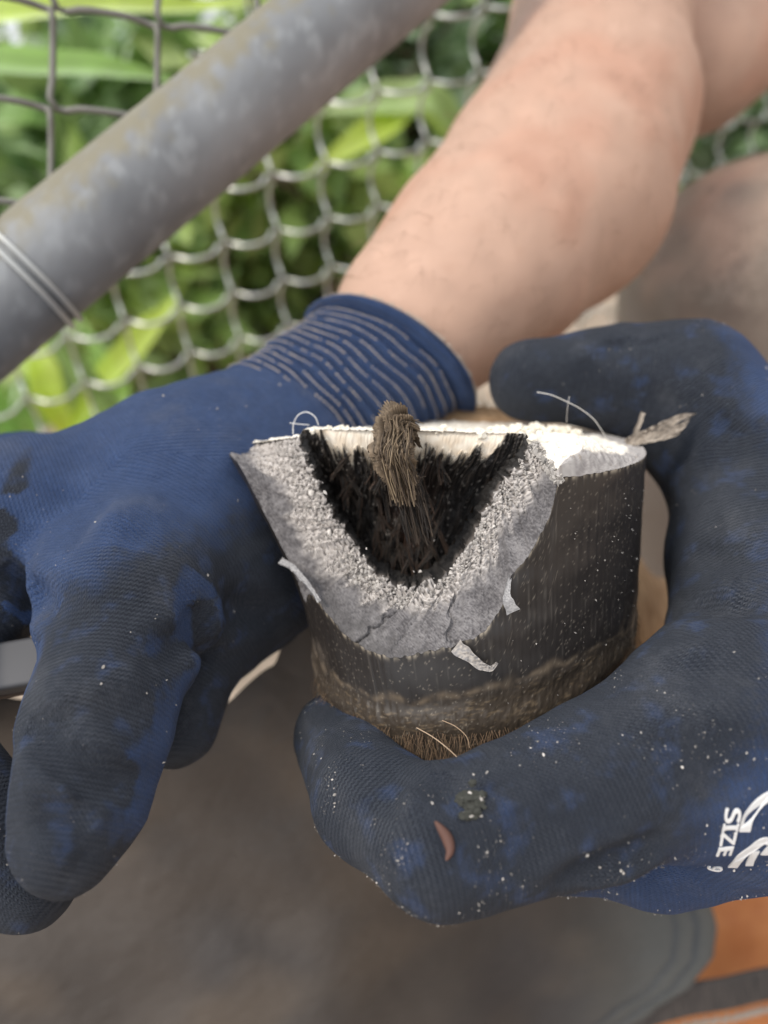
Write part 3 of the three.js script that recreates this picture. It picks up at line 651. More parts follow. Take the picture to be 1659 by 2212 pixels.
  const drape = (g) => { const P = g.attributes.position; for (let i = 0; i < P.count; i++) {
    const X = P.getX(i), Y = P.getY(i), Z = P.getZ(i), p = o.clone().addScaledVector(ex, X).addScaledVector(ey, Y).addScaledVector(en, 0.02);
    for (let k = 0; k < 80; k++) { const d = b.d(p.x, p.y, p.z); if (d < 2e-5) break; p.addScaledVector(en, -d * 0.9); }
    const n = b.normal(p.x, p.y, p.z); p.addScaledVector(n, Z - 0.0002); P.setXYZ(i, p.x, p.y, p.z); }
    g.computeVertexNormals(); return noUV(g); };
  const font = await new FontLoader().loadAsync('fonts/droid/droid_sans_regular.typeface.json');
  const mk = (txt, wide, high, x, y) => { const g = new TextGeometry(txt, { font, size: 0.004, depth: 0.0005, curveSegments: 6, bevelEnabled: true, bevelThickness: 0.00005, bevelSize: 0.00012, bevelSegments: 1 }); g.computeBoundingBox(); const q = g.boundingBox; g.translate(-q.min.x, -q.min.y, 0); g.scale(wide / (q.max.x - q.min.x), high / (q.max.y - q.min.y), 1); g.translate(x, y, 0); return g; };
  const stroke = (pts, w) => { const c = new THREE.CatmullRomCurve3(pts.map(([x, y]) => V(x, y, 0))), n = 40, sh = []; for (let i = 0; i <= n; i++) { const p = c.getPoint(i / n), t = c.getTangent(i / n); sh.push(new THREE.Vector2(p.x - t.y * w, p.y + t.x * w)); } for (let i = n; i >= 0; i--) { const p = c.getPoint(i / n), t = c.getTangent(i / n); sh.push(new THREE.Vector2(p.x + t.y * w, p.y - t.x * w)); } return new THREE.ExtrudeGeometry(new THREE.Shape(sh), { depth: 0.0005, bevelEnabled: false, steps: 1 }); };
  const inv = (u, v) => { const p = hit(u, v).sub(o); return [p.dot(ex), p.dot(ey)]; };
  const LX = oE.distanceTo(o), LY = inv(1601, 1750)[1], nine = inv(1531, 1870);
  const prints = [mk('SIZE', LX, LY, 0, 0), mk('9', LX * 0.2, LY, nine[0], nine[1])];
  console.log('print', LX, LY, nine);
  prints.push(stroke([inv(1608, 1795), inv(1614, 1770), inv(1632, 1742), inv(1656, 1722), inv(1690, 1708)], 0.0011));
  prints.push(stroke([inv(1582, 1872), inv(1600, 1850), inv(1625, 1832), inv(1650, 1815), inv(1672, 1822)], 0.0010), stroke([inv(1618, 1868), inv(1624, 1852), inv(1632, 1838)], 0.0008), stroke([inv(1650, 1845), inv(1662, 1832), inv(1672, 1822)], 0.0008));
  for (const g of prints) part('print', world(drape(g.index ? g.toNonIndexed() : g)), std({ color: lin(0.7, 0.7, 0.7), roughness: 0.8 }), gloveB, { label: 'white size mark printed on the back of the glove' });
  // a slit worn in the forefinger, showing skin, and a smear of mud
  const slit = [[940, 1775], [952, 1790], [966, 1812], [972, 1838], [964, 1858]].map(([u, v]) => { const p = hit(u, v); return p.addScaledVector(b.normal(p.x, p.y, p.z), 0.0001); });
  const sg = tube(slit, (q) => 0.0003 + 0.0009 * Math.sin(Math.PI * q), 30, 8);
  part('worn_slit', world(sg), std({ color: lin(0.09, 0.04, 0.028), roughness: 0.7 }), gloveB, { label: 'reddish slit worn through the glove' });
  const lumps = []; for (let i = 0; i < 46; i++) { const p = hit(1020 + rr(-1, 1) * 34 * Math.sqrt(rnd()), 1735 + rr(-1, 1) * 46 * Math.sqrt(rnd())), g = new THREE.IcosahedronGeometry(rr(0.0004, 0.0013), 1); const P = g.attributes.position; for (let k = 0; k < P.count; k++) { const f = 1 + 0.5 * n3(P.getX(k) * 1500 + i, P.getY(k) * 1500, P.getZ(k) * 1500); P.setXYZ(k, P.getX(k) * f, P.getY(k) * f * 0.7, P.getZ(k) * f); } g.computeVertexNormals(); g.translate(p.x, p.y, p.z); lumps.push(noUV(g)); }
  part('mud', world(mergeGeometries(lumps)), std({ color: lin(0.035, 0.036, 0.03), roughness: 0.95 }), gloveB, { kind: 'stuff', label: 'clot of dark mud stuck to the glove' });
  for (let i = 0; i < 5; i++) { const p = hit(1020 + rr(-25, 25), 1735 + rr(-38, 30)); crumbs.push([p.add(V(0, 0, 0.0008)), rr(0.0003, 0.0006), 0.75]); }
}
console.log('glove B');

// ================================================================== HORSE
const horse = thing('horse', 'brown horse leg with its dark hoof cut open at the toe, sole turned up', 'horse', wpt(at(1000, 1300, 0.34)).setY(0));
{
  const b = new Body(V(0, 0, 1)); b.kCore = 0.03; b.noise = (x, y, z) => 0.0011 * fbm(x * 60, y * 90, z * 60, 3);
  b.palm(ch([1000, 1060, 0.318, 0.0265], [1040, 1230, 0.285, 0.0330], [1030, 1330, 0.26, 0.034]));   // heel bulbs and pastern
  b.palm(ch([930, 965, 0.305, 0.0105], [1090, 966, 0.305, 0.0105]));
  b.palm(ch([1040, 1230, 0.30, 0.033], [1200, 1300, 0.36, 0.034], [1450, 1400, 0.42, 0.028], [1900, 1700, 0.5, 0.03], [2400, 2100, 0.55, 0.04]));
  const geo = b.mesh(0.0022, (x, y, z) => { const s = fbm(x * 240, y * 60, z * 240, 3), m = fbm(x * 26, y * 26, z * 26, 3); return mixc([0.21, 0.125, 0.065], [0.34, 0.225, 0.125], clamp(0.5 + 0.8 * s + 0.4 * m)); });
  part('leg', world(geo), std({ vertexColors: true, roughness: 0.9 }), horse);
  const fur = [];
  for (const [p, n] of sample(b.mesh(0.004, () => [0, 0, 0]), 1300, (x, y, z, nx, ny) => (ny > 0 && y > 0.012 ? 0.9 : 0))) {
    const d = n.clone().add(V(rr(-0.8, 0.8), rr(-0.1, 0.6), rr(-0.5, 0.5))).normalize(), L = rr(0.002, 0.006);
    fur.push(noUV(tube([p, p.clone().addScaledVector(d, L * 0.5), p.clone().addScaledVector(d, L).add(V(rr(-1, 1) * 0.001, rr(-1, 0.3) * 0.001, 0))], (q) => mix(0.00012, 0.00004, q), 3, 3)));
  }
  part('fur', world(mergeGeometries(fur)), std({ color: lin(0.3, 0.2, 0.11), roughness: 0.85 }), horse, { kind: 'stuff' });
}
const hoof = sub('hoof', horse);
{
  const Tc = at(937, 958, 0.24), Xt = V(0.0632, 0, 0), a1 = 14 * Math.PI / 180, Zt = V(0, -Math.sin(a1), Math.cos(a1)).multiplyScalar(0.060);
  const Bc = at(1028, 1392, 0.238), a2 = 25 * Math.PI / 180, Xb = V(0.0478, 0.0068, 0), Zb = V(-0.006, -Math.sin(a2) * 0.05, Math.cos(a2) * 0.05);
  const S = (th, s, k = 1) => { const pin = 1 - 0.105 * Math.max(0, -Math.sin(th)) * Math.sin(Math.PI * Math.pow(clamp(s), 1.3)), c = Math.cos(th) * k * pin, q = Math.sin(th) * k * pin, bulge = 1 + 0.02 * Math.sin(Math.PI * clamp(s));
    const T = Tc.clone().addScaledVector(Xt, q).addScaledVector(Zt, c), B = Bc.clone().addScaledVector(Xb, q * bulge).addScaledVector(Zb, c * bulge); return T.lerp(B, s); };
  const find = (u, v, k = 1, s0 = -0.25) => {   // (angle, height share) on the wall seen at a pixel
    let best = [0, 0.4], bv = 1e9, w = 1.6, hs = 0.75, c0 = [0, 0.45];
    for (let pass = 0; pass < 8; pass++, w *= 0.32, hs *= 0.32) {
      for (let i = -8; i <= 8; i++) for (let j = -8; j <= 8; j++) {
        const th = clamp(c0[0] + i / 8 * w, -1.62, 1.62), s = clamp(c0[1] + j / 8 * hs, s0, 1.1);
        const [x, y] = px(S(th, s, k)), d = (x - u) ** 2 + (y - v) ** 2;
        if (d < bv) { bv = d; best = [th, s]; }
      }
      c0 = best;
    }
    return best;
  };
  const outerPx = [[502, 962], [520, 1010], [540, 1056], [562, 1102], [588, 1150], [614, 1188], [640, 1232], [672, 1284], [705, 1324], [745, 1372], [790, 1402], [830, 1417], [862, 1420], [905, 1410], [950, 1402], [990, 1392], [1030, 1374], [1062, 1346], [1086, 1305], [1098, 1262], [1108, 1240], [1138, 1205], [1165, 1160], [1188, 1112], [1201, 1062], [1206, 1020]];
  const innerPx = [[646, 944], [658, 975], [672, 1008], [690, 1048], [706, 1084], [726, 1122], [752, 1162], [782, 1204], [812, 1234], [842, 1256], [872, 1270], [905, 1274], [938, 1262], [966, 1244], [990, 1216], [1008, 1190], [1026, 1160], [1040, 1132], [1050, 1108], [1062, 1084], [1078, 1058], [1092, 1040], [1112, 1020], [1128, 1000], [1140, 978], [1150, 955]];
  const spline = (pts) => { const c = new THREE.CatmullRomCurve3(pts, false, 'centripetal'); c.arcLengthDivisions = 800; return c; };
  const N = 420, outer = [], inner = [], oTS = [];
  const oc = []; for (const [u, v] of outerPx) { const ts = find(u, v, 1, 0); if (oc.length) ts[0] = Math.max(ts[0], oc.at(-1).x + 0.012); oc.push(V(ts[0], ts[1], 0)); }
  const oSp = spline(oc), iSp = spline(innerPx.map(([u, v]) => { const t = find(u, v, 0.80); return S(t[0], t[1], 0.80); }));
  for (let i = 0; i <= N; i++) {
    const t = i / N, p = oSp.getPointAt(t), e = ss(0, 0.04, t) * ss(1, 0.96, t);
    oTS.push([Math.max(p.x, i ? oTS[i - 1][0] + 1e-5 : -9), p.y + e * (0.006 * n3(t * 40, 1, 2) + 0.004 * n3(t * 120, 3, 5))]);
    const q = iSp.getPointAt(t), jj = e * (t > 0.5 ? 0.0017 : 0.0011);
    inner.push(q.add(V(jj * n3(t * 40, 3, 1) + jj * 0.7 * n3(t * 110, 8, 1), jj * n3(t * 40, 7, 9) + jj * 0.6 * n3(t * 110, 2, 4), 0)));
  }
  for (const [a, b] of oTS) outer.push(S(a, b));
  const th0 = oTS[0][0], th1 = oTS[N][0];
  console.log('hoof cut from', th0.toFixed(2), oTS[0][1].toFixed(2), 'to', th1.toFixed(2), oTS[N][1].toFixed(2));
  const cutS = (th) => { if (th <= th0 || th >= th1) return 0; let lo = 0, hi = N; while (hi - lo > 1) { const m = (lo + hi) >> 1; if (oTS[m][0] < th) lo = m; else hi = m; } const f = (th - oTS[lo][0]) / Math.max(1e-9, oTS[hi][0] - oTS[lo][0]); return mix(oTS[lo][1], oTS[hi][1], f); };
  const at2 = (arr, t) => { const x = clamp(t) * N, i = Math.min(N - 1, Math.floor(x)); return arr[i].clone().lerp(arr[i + 1], x - i); };
  // growth line: dusty, scuffed horn lies below it
  const gl = [[690, 1430], [760, 1490], [900, 1512], [1050, 1488], [1180, 1442], [1290, 1392], [1372, 1338]].map(([u, v]) => find(u, v)).sort((a, b) => a[0] - b[0]);
  const growth = (th) => { if (th <= gl[0][0]) return gl[0][1]; for (let i = 0; i + 1 < gl.length; i++) if (th < gl[i + 1][0]) return mix(gl[i][1], gl[i + 1][1], (th - gl[i][0]) / (gl[i + 1][0] - gl[i][0])); return gl.at(-1)[1]; };
  // --- wall
  const wall = patch(900, 190, (a, b) => {
    const th = th0 - 0.02 + a * Math.PI * 2, tw = th > Math.PI ? th - 2 * Math.PI : th, s0 = cutS(tw), s = mix(s0, 1.07, b);
    const p = S(tw, s), n = p.clone().sub(Tc.clone().lerp(Bc, s)).normalize(), X = tw * 0.056, Y = s * 0.07;
    const tub = n3(X * 1250, Y * 30, 1), tub2 = n3(X * 620, Y * 14, 6), g = s - growth(tw) + 0.02 * n3(X * 90, Y * 90, 3);
    const low = ss(-0.01, 0.05, g), band = Math.exp(-Math.pow(g / 0.012, 2)) * ss(-0.1, 0.9, fbm(X * 160, Y * 160, 2, 3) + 0.45);
    const ring = 0.00035 * Math.sin(s * 38 + 0.6 * n3(X * 30, 1, 4)) + 0.0006 * (low - 0.5);
    const disp = 0.00005 * tub + 0.00004 * tub2 + ring * (low * 0.8 + 0.2) + 0.0003 * fbm(X * 70, Y * 70, 7, 2) + low * 0.00025 * fbm(X * 500, Y * 260, 3, 2);
    let c = mixc([0.015, 0.0128, 0.0122], [0.029, 0.0245, 0.0222], clamp(0.5 + 0.5 * fbm(X * 40, Y * 40, 4, 3)));
    c = mixc(c, [0.16, 0.145, 0.125], ss(0.6, 1.1, tub + 0.25 * tub2 + 0.35 * n3(X * 300, Y * 200, 9)) * 0.2);           // pale scratches along the horn
    const scuff = ss(0.12, 0.62, fbm(X * 220, Y * 900, 12, 3) + 0.32 * fbm(X * 60, Y * 60, 8, 2));
    c = mixc(c, [0.17, 0.125, 0.08], low * (0.25 + 0.75 * scuff) * 0.75); c = mixc(c, [0.27, 0.205, 0.14], band * 0.38);
    const mark = ss(0.7, 0.85, n3(X * 900, Y * 700, 14)); c = mixc(c, [0.3, 0.26, 0.21], mark * 0.35);
    const edge = Math.exp(-Math.pow((s - s0) / 0.012, 2)) * ss(-0.3, 0.4, n3(X * 700, 2, 2)); c = mixc(c, [0.42, 0.36, 0.28], edge * 0.7);     // torn pale fringe on the rim
    return { p: p.addScaledVector(n, disp), c, uv: [X, Y] };
  });
  part('hoof_wall', world(wall), new THREE.MeshPhysicalMaterial({ vertexColors: true, roughness: 0.36, specularIntensity: 0.9 }), hoof);
  // --- cut face of the wall, chalky and crumbling towards the cavity
  const cut = patch(620, 110, (a, b) => {
    const o = at2(outer, a), i = at2(inner, a), p = o.clone().lerp(i, b), dir = V(-0.05, 0.35, 0.93).normalize();
    const q = p.x * 1000, r = p.y * 1000, w = 0.66 + 0.14 * n3(a * 9, 3, 1) + 0.10 * n3(a * 30, 5, 1) - 0.24 * ss(0.42, 0.25, a) - 0.12 * ss(0.55, 0.7, a);
    const crumb = ss(w - 0.12, w + 0.14, b + 0.10 * fbm(q * 0.35, r * 0.35, 2, 2)) * ss(0, 0.05, 1.02 - b);
    const grain = n3(q * 1.3 + r * 0.5, r * 1.3 - q * 0.4, 3), fineG = n3(q * 1.9 + r * 1.9, (r - q) * 0.45, 8), cr = fbm(q * 0.75, r * 0.75, 5, 4), cr2 = n3(q * 1.5, r * 1.5, 11);
    const crack = Math.exp(-Math.pow((a - 0.535 - 0.012 * n3(b * 6, 1, 7)) / 0.0035, 2)) * ss(0.75, 0.5, b) + Math.exp(-Math.pow((a - 0.705 + 0.05 * (b - 0.3) - 0.01 * n3(b * 5, 4, 7)) / 0.005, 2)) * ss(0.8, 0.4, b);
    const disp = -0.0022 * Math.sin(Math.PI * b) + crumb * (0.0005 + 0.0013 * cr + 0.0007 * cr2) + 0.00010 * fineG + 0.00018 * grain + 0.0006 * fbm(q * 0.09, r * 0.09, 1, 2) + (1 - crumb) * 0.0006 * fbm(q * 0.25, r * 0.25, 1, 3) - crack * 0.0012;
    let c = mixc([0.066, 0.061, 0.064], [0.198, 0.187, 0.188], clamp(0.45 + 0.5 * fineG + 0.3 * grain + 0.7 * fbm(q * 0.12, r * 0.12, 2, 2)));
    c = mixc(c, [0.075, 0.07, 0.07], ss(0.1, 0.9, Math.exp(-Math.pow((a - 0.5) / 0.2, 2)) * (1 - b) * 1.2 + 0.3 * n3(q * 0.3, r * 0.3, 6) - 0.3) * 0.8);
    c = mixc(c, mixc([0.22, 0.198, 0.185], [0.66, 0.615, 0.58], clamp(0.55 + 0.6 * cr + 0.3 * cr2)), crumb);
    const pit = ss(0.3, 0.55, n3(q * 0.95, r * 0.95, 21)) * ss(0.6, 0.92, b + 0.1 * n3(q * 0.3, r * 0.3, 2)); c = mixc(c, [0.03, 0.026, 0.024], pit * 0.85);
    return { p: p.addScaledVector(dir, disp - pit * 0.001), c };
  });
  part('cut_face', world(cut), std({ vertexColors: true, roughness: 0.88 }), hoof);
  // --- cavity: black crumbling side and the fibrous back
  const cen = inner.reduce((s, p) => s.add(p), V(0, 0, 0)).multiplyScalar(1 / inner.length);
  const back = inner.map((p0, i) => { const t = i / N, p = iSp.getPointAt(t), d = 0.016 * ss(0, 0.25, t) * ss(1, 0.75, t) + 0.005; return p.clone().lerp(cen, 0.02).add(V(0, 0.003, -d)); });
  const backS = back;
  const side = patch(620, 40, (a, b) => {
    const wv = 0.02 * b * n3(a * 9, b * 3, 2), p = at2(inner, a + wv).lerp(at2(backS, a + wv), b), q = p.x * 1000, r = p.y * 1000, f = fbm(q * 0.25, r * 0.25, b * 3, 4);
    const pale = ss(0.32, 0, b + 0.3 * f) * 0.6;
    return { p: p.addScaledVector(V(Math.sign(0.5 - a), 0.6, 0.3).normalize(), 0.0014 * f * ss(0, 0.15, b)), c: mixc([0.014, 0.012, 0.011], [0.2, 0.17, 0.15], pale) };
  });
  part('cavity_side', world(side), std({ vertexColors: true, roughness: 0.75 }), hoof);
  const lam = patch(260, 180, (m, b) => {
    const tL = b * 0.5, L = at2(back, tL), R = at2(back, 1 - tL), p = L.lerp(R, m), q = p.x * 1000, r = p.y * 1000;
    const fan = (m - 0.5) * (1 + 0.6 * (1 - b)), fib = n3(fan * 46 + 2 * n3(m * 4, b * 3, 2), b * 3.5, 4), fib2 = n3(fan * 120, b * 7, 9);
    const belly = 0.006 * Math.sin(Math.PI * m) * (1 - 0.4 * b);
    let disp = belly + 0.0011 * fib + 0.0006 * fib2 + 0.0015 * fbm(q * 0.12, r * 0.12, 4, 2);
    const jag = 0.10 + 0.11 * Math.exp(-Math.pow((m - 0.27) / 0.1, 2)) + 0.10 * Math.exp(-Math.pow((m - 0.63) / 0.13, 2)) + 0.07 * n3(m * 9, 1, 3) - 0.11 * Math.abs(n3(m * 24, 4, 2)) + (m < 0.1 || m > 0.93 ? -0.08 : 0);
    const cream = ss(jag + 0.025, jag - 0.02, b + 0.02 * fib2);
    let c = mixc([0.012, 0.0105, 0.010], [0.05, 0.04, 0.033], ss(0, 0.9, fib * 0.5 + fib2 * 0.5 + 0.15));
    const rust = Math.exp(-Math.pow((m - 0.55) / 0.16, 2) - Math.pow((b - 0.62) / 0.24, 2)) * (0.5 + 0.5 * fib2);
    c = mixc(c, [0.12, 0.05, 0.028], rust * 0.7);
    c = mixc(c, mixc([0.66, 0.56, 0.44], [0.8, 0.74, 0.64], clamp(0.5 + 0.6 * n3(q * 0.3, r * 0.3, 1))), cream);
    const fleck = ss(0.66, 0.75, n3(q * 0.6, r * 0.6, 33)); c = mixc(c, [0.3, 0.27, 0.24], fleck * 0.6 * (1 - cream));
    return { p: p.add(V(0, 0, disp * (1 - cream * 0.85))), c };
  });
  part('cavity_back', world(lam), new THREE.MeshPhysicalMaterial({ vertexColors: true, roughness: 0.5, specularIntensity: 0.7 }), hoof);
  // --- sole, pale and freshly pared, ringed by the wall's rim
  const front = (t) => t < 0.18 ? outer[0].clone().lerp(inner[0], t / 0.18) : t < 0.24 ? inner[0].clone().lerp(back[0], (t - 0.18) / 0.06) : t < 0.76 ? back[0].clone().lerp(back[N], (t - 0.24) / 0.52).add(V(0, 0, 0.0024 * Math.sin(Math.PI * (t - 0.24) / 0.52))) : t < 0.82 ? back[N].clone().lerp(inner[N], (t - 0.76) / 0.06) : inner[N].clone().lerp(outer[N], (t - 0.82) / 0.18);
  const nSole = Xt.clone().cross(Zt).normalize(); if (nSole.y < 0) nSole.negate();
  const sole = patch(360, 150, (a, b) => {
    const th = th0 - a * (Math.PI * 2 - (th1 - th0)), rim = S(th, 0), f = front(a), p = rim.clone().lerp(f, b), q = p.x * 1000, r = p.z * 1000;
    const rel = fbm(q * 0.16, r * 0.16, 3, 3), fineR = fbm(q * 0.7, r * 0.7, 6, 3), inwall = ss(0.02, 0.12, b);
    const hump = 0.0042 * Math.exp(-Math.pow((p.x - 0.051) / 0.012, 2)) * Math.sin(Math.PI * clamp(b)) * ss(0.6, 0.85, a);
    const up = -0.0022 * Math.sin(Math.PI * clamp(b * 1.1)) * (1 - ss(0.7, 0.9, a)) + 0.0011 * rel * inwall * ss(1, 0.9, b) + 0.0005 * fineR + hump;
    let c = mixc([0.62, 0.55, 0.46], [0.82, 0.78, 0.70], clamp(0.6 + 0.6 * rel + 0.5 * fineR));
    const wallRim = ss(0.0095, 0.007, p.distanceTo(rim) + 0.001 * fineR); c = mixc(c, mixc([0.2, 0.185, 0.19], [0.38, 0.36, 0.35], clamp(0.5 + fineR)), wallRim * 0.9);
    const grime = ss(0.35, 0.6, fbm(q * 0.3, r * 0.3, 14, 3)) * 0.5; c = mixc(c, [0.2, 0.14, 0.09], grime);
    return { p: p.addScaledVector(nSole, up), c };
  });
  part('sole', world(sole), std({ vertexColors: true, roughness: 0.8 }), hoof);
  // ragged crumbs of pale horn standing on the sole's edge
  const chip = (p, s, c, squash = 1) => { const g = new THREE.IcosahedronGeometry(s, 1), P = g.attributes.position, k0 = rr(0, 99); for (let k = 0; k < P.count; k++) { const f = 1 + 0.6 * n3(P.getX(k) / s * 1.3 + k0, P.getY(k) / s * 1.3, P.getZ(k) / s * 1.3); P.setXYZ(k, P.getX(k) * f, P.getY(k) * f * squash, P.getZ(k) * f); } g.computeVertexNormals(); g.translate(p.x, p.y, p.z); return noUV(g); };
  const chips = [];
  for (let i = 0; i < 90; i++) { const t = rr(0.2, 0.95), f = front(t).lerp(S(rr(1.2, 2.6), 0), rr(0, 0.25)); chips.push(chip(f.add(V(0, rr(-0.0004, 0.0010), 0)), Math.pow(rnd(), 3) * 0.0011 + 0.0003)); }
  for (let i = 0; i < 36; i++) chips.push(chip(at(1095 + rr(-28, 28), 932 + rr(-8, 14), 0.228 + rr(-0.002, 0.004)), rr(0.0006, 0.0016)));
  for (let i = 0; i < 40; i++) chips.push(chip(at(1160 + rr(-40, 90), 930 + rr(-6, 18), 0.236 + rr(-0.002, 0.01)), rr(0.0006, 0.0016)));
  for (let i = 0; i < 420; i++) crumbs.push([inner[N].clone().lerp(outer[N], rnd()).add(V(rr(-0.0010, 0.0012), rr(-0.0014, 0.0001), rr(-0.0008, 0.0006))), Math.pow(rnd(), 2) * 0.0005 + 0.00025, rr(0.28, 0.6)]);
  part('horn_crumb', world(mergeGeometries(chips)), std({ color: lin(0.78, 0.73, 0.63), roughness: 0.85 }), hoof, { kind: 'stuff' });
  // crumbs on the cut face
  for (let i = 0; i < 2900; i++) {
    const a = rnd(); if (a < 0.3 && rnd() < 0.55) continue; const w = 0.83 + 0.2 * (rnd() + rnd() - 1); if (n3(a * 20, w * 4, 3) < -0.35) continue;
    const p = at2(outer, a).lerp(at2(inner, a), clamp(w + (a > 0.55 ? 0.03 : 0), 0.3, 1.02));
    crumbs.push([p.addScaledVector(V(-0.05, 0.35, 0.93).normalize(), rr(-0.0008, 0.0012) - 0.0016 * Math.sin(Math.PI * w)), Math.pow(rnd(), 2.2) * 0.00042 + 0.00014, rr(0.35, 0.8)]);
  }
  for (let i = 0; i < 7; i++) { const t = rr(0.05, 0.95), p = at2(inner, t).lerp(at2(back, t), rr(0, 1)).lerp(at2(back, 1 - t), rr(0, 0.5)); crumbs.push([p.add(V(0, 0, 0.008)), rr(0.0002, 0.0006), 0.8]); }
  for (const [a, b] of [[0.9, 0.35], [1.1, 0.5], [0.7, 0.4], [0.5, 0.6]]) for (let i = 0; i < 16; i++) { const p = S(a + rr(-0.5, 0.5), b + rr(-0.3, 0.3)); crumbs.push([p.add(V(0.0002, 0, 0.0003)), rr(0.00008, 0.0002), 0.5]); }
  // --- matted brown fibres standing in the cavity
  const tuft = [], tc = [];
  const clump = (n, foot, mid, top, spread, r0, r1, cols) => { for (let i = 0; i < n; i++) {
    const s = () => [rr(-1, 1), rr(-1, 1), rr(-1, 1)], j = (q, k) => { const d = s(); return V(q.x + d[0] * k, q.y + d[1] * k * 0.6, q.z + d[2] * k); };
    const ox = rr(-1, 1), oz = rr(-1, 1), f = foot.clone().add(V(ox * spread, rr(-1.6, 1.2) * spread, oz * spread * 0.6)), m = mid.clone().add(V(ox * spread * 0.9, rr(-1, 1) * 0.001, oz * spread * 0.6)), t = top.clone().add(V(ox * spread * 0.95, rr(-0.7, 0.25) * spread, oz * spread * 0.6));
    const kk = spread * 0.28, g = noUV(tube([f, j(f.clone().lerp(m, 0.5), kk), j(m, kk), j(m.clone().lerp(t, 0.5), kk), j(t, kk), j(t.clone().add(V(ox * spread * 0.5, -spread * 0.2, 0)), spread * 0.4)], (q) => mix(r0, r1, q) * rr(0.9, 1.1), 9, 3));
    const c = cols[Math.floor(rnd() * cols.length)], k = rr(0.7, 1.25), cc = []; for (let v = 0; v < g.attributes.position.count; v++) cc.push(c[0] * k, c[1] * k, c[2] * k); g.setAttribute('color', new THREE.Float32BufferAttribute(cc, 3)); tuft.push(g);
  } };
  const BR = [[0.20, 0.14, 0.085], [0.28, 0.2, 0.125], [0.13, 0.09, 0.055], [0.38, 0.29, 0.19], [0.08, 0.055, 0.035]];
  const DK = [[0.015, 0.013, 0.012], [0.03, 0.024, 0.02], [0.05, 0.036, 0.026]];
  {
    const path = new THREE.CatmullRomCurve3([at(890, 1082, 0.2005), at(872, 1038, 0.1975), at(850, 990, 0.1945), at(846, 955, 0.1948), at(860, 924, 0.1965), at(884, 906, 0.198)]);
    const prof = (a) => (0.0020 + 0.0026 * ss(0, 0.45, a)) * (0.88 + 0.3 * Math.exp(-Math.pow((a - 0.86) / 0.1, 2))) * Math.sqrt(clamp((1 - a) * 9)) * (1 + 0.15 * n3(a * 6, 3, 3));
    const lump = patch(120, 200, (u, v) => {
      const th = u * Math.PI * 2, p = path.getPoint(v), t = path.getTangent(v), e1 = V(0, 0, 1).addScaledVector(t, -t.z).normalize(), e2 = t.clone().cross(e1), dir = e1.clone().multiplyScalar(Math.cos(th)).addScaledVector(e2, Math.sin(th) * 1.1);
      const tw = th + 0.5 * n3(v * 3, 1, 5), cx = Math.cos(tw), cy = Math.sin(tw), f1 = n3(cx * 4, cy * 4, v * 3.5), f2 = n3(cx * 11, cy * 11, v * 6), f3 = n3(cx * 26, cy * 26, v * 16);
      const r = prof(v) * (1 + 0.30 * f1 + 0.22 * f2 + 0.12 * f3);
      let c = mixc([0.042, 0.029, 0.019], [0.165, 0.118, 0.074], clamp(0.45 + 0.45 * f2 + 0.4 * f3 + 0.3 * f1)); c = mixc(c, [0.28, 0.21, 0.14], ss(0.35, 0.8, f3 * 0.7 + f2 * 0.5) * 0.6);
      return { p: p.addScaledVector(dir, r), c };
    }, { closeU: true });
    noUV(lump); tuft.push(lump.toNonIndexed ? lump : lump);
  }
  const BD = [[0.10, 0.07, 0.045], [0.16, 0.115, 0.07], [0.06, 0.042, 0.028], [0.24, 0.18, 0.115]];
  clump(120, at(872, 1050, 0.1935), at(850, 985, 0.1905), at(864, 912, 0.1945), 0.0034, 0.00022, 0.00010, BD);
  clump(40, at(850, 1030, 0.1925), at(836, 975, 0.1915), at(827, 897, 0.196), 0.0008, 0.00024, 0.00008, BD);
  clump(90, at(905, 1130, 0.201), at(884, 1070, 0.198), at(868, 1020, 0.1955), 0.0036, 0.00020, 0.00010, [...DK, [0.07, 0.05, 0.035]]);
  for (let i = 0; i < 60; i++) { const m = rr(0.08, 0.92), b = rr(0.2, 0.9), f = at2(back, b * 0.5).lerp(at2(back, 1 - b * 0.5), m).add(V(0, 0, 0.002 + 0.006 * Math.sin(Math.PI * m) * (1 - 0.4 * b))), L = rr(0.003, 0.007), sx = rr(-0.003, 0.003); clump(9, f.clone().add(V(-sx, -L, -0.001)), f.clone().add(V(rr(-0.001, 0.001), 0, 0.0006)), f.clone().add(V(sx, L, rr(-0.001, 0.0015))), rr(0.0004, 0.0011), 0.00020, 0.00005, [...DK, [0.07, 0.042, 0.028]]); }
  part('fibre_tuft', world(mergeGeometries(tuft)), std({ vertexColors: true, roughness: 0.7 }), hoof);
  // --- shreds of horn curling off the cut
  const shred = (pts, w, tw, c0, c1, wave = 0) => { const c = new THREE.CatmullRomCurve3(pts.map((p) => at(...p)), false, 'centripetal'); const both = [];
    for (const off of [0.00018, -0.00018]) both.push(patch(50, 10, (a, b) => { const p = c.getPoint(a), t = c.getTangent(a), k = b * 2 - 1; const s = t.clone().cross(V(Math.sin(tw), 0.1, Math.cos(tw))).normalize(), n = s.clone().cross(t).normalize();
      const ww = w(a) * (1 + 0.22 * n3(a * 4, k, 2 + w(0.5) * 4000)), wv = wave * n3(a * 12, b * 3, 5); return { p: p.addScaledVector(s, k * ww).addScaledVector(n, off + wv + 0.3 * ww * k * k), c: mixc(c0, c1, clamp(0.5 + 0.6 * n3(a * 20, b * 3, 9) + 0.3 * n3(a * 60, b * 9, 9))) }; }, { flip: off < 0 })); return mergeGeometries(both); };
  const shredMat = std({ vertexColors: true, roughness: 0.8, side: THREE.DoubleSide });
  const T1 = [0.2, 0.165, 0.13], T2 = [0.36, 0.31, 0.26], K1 = [0.17, 0.165, 0.17], K2 = [0.36, 0.35, 0.345];
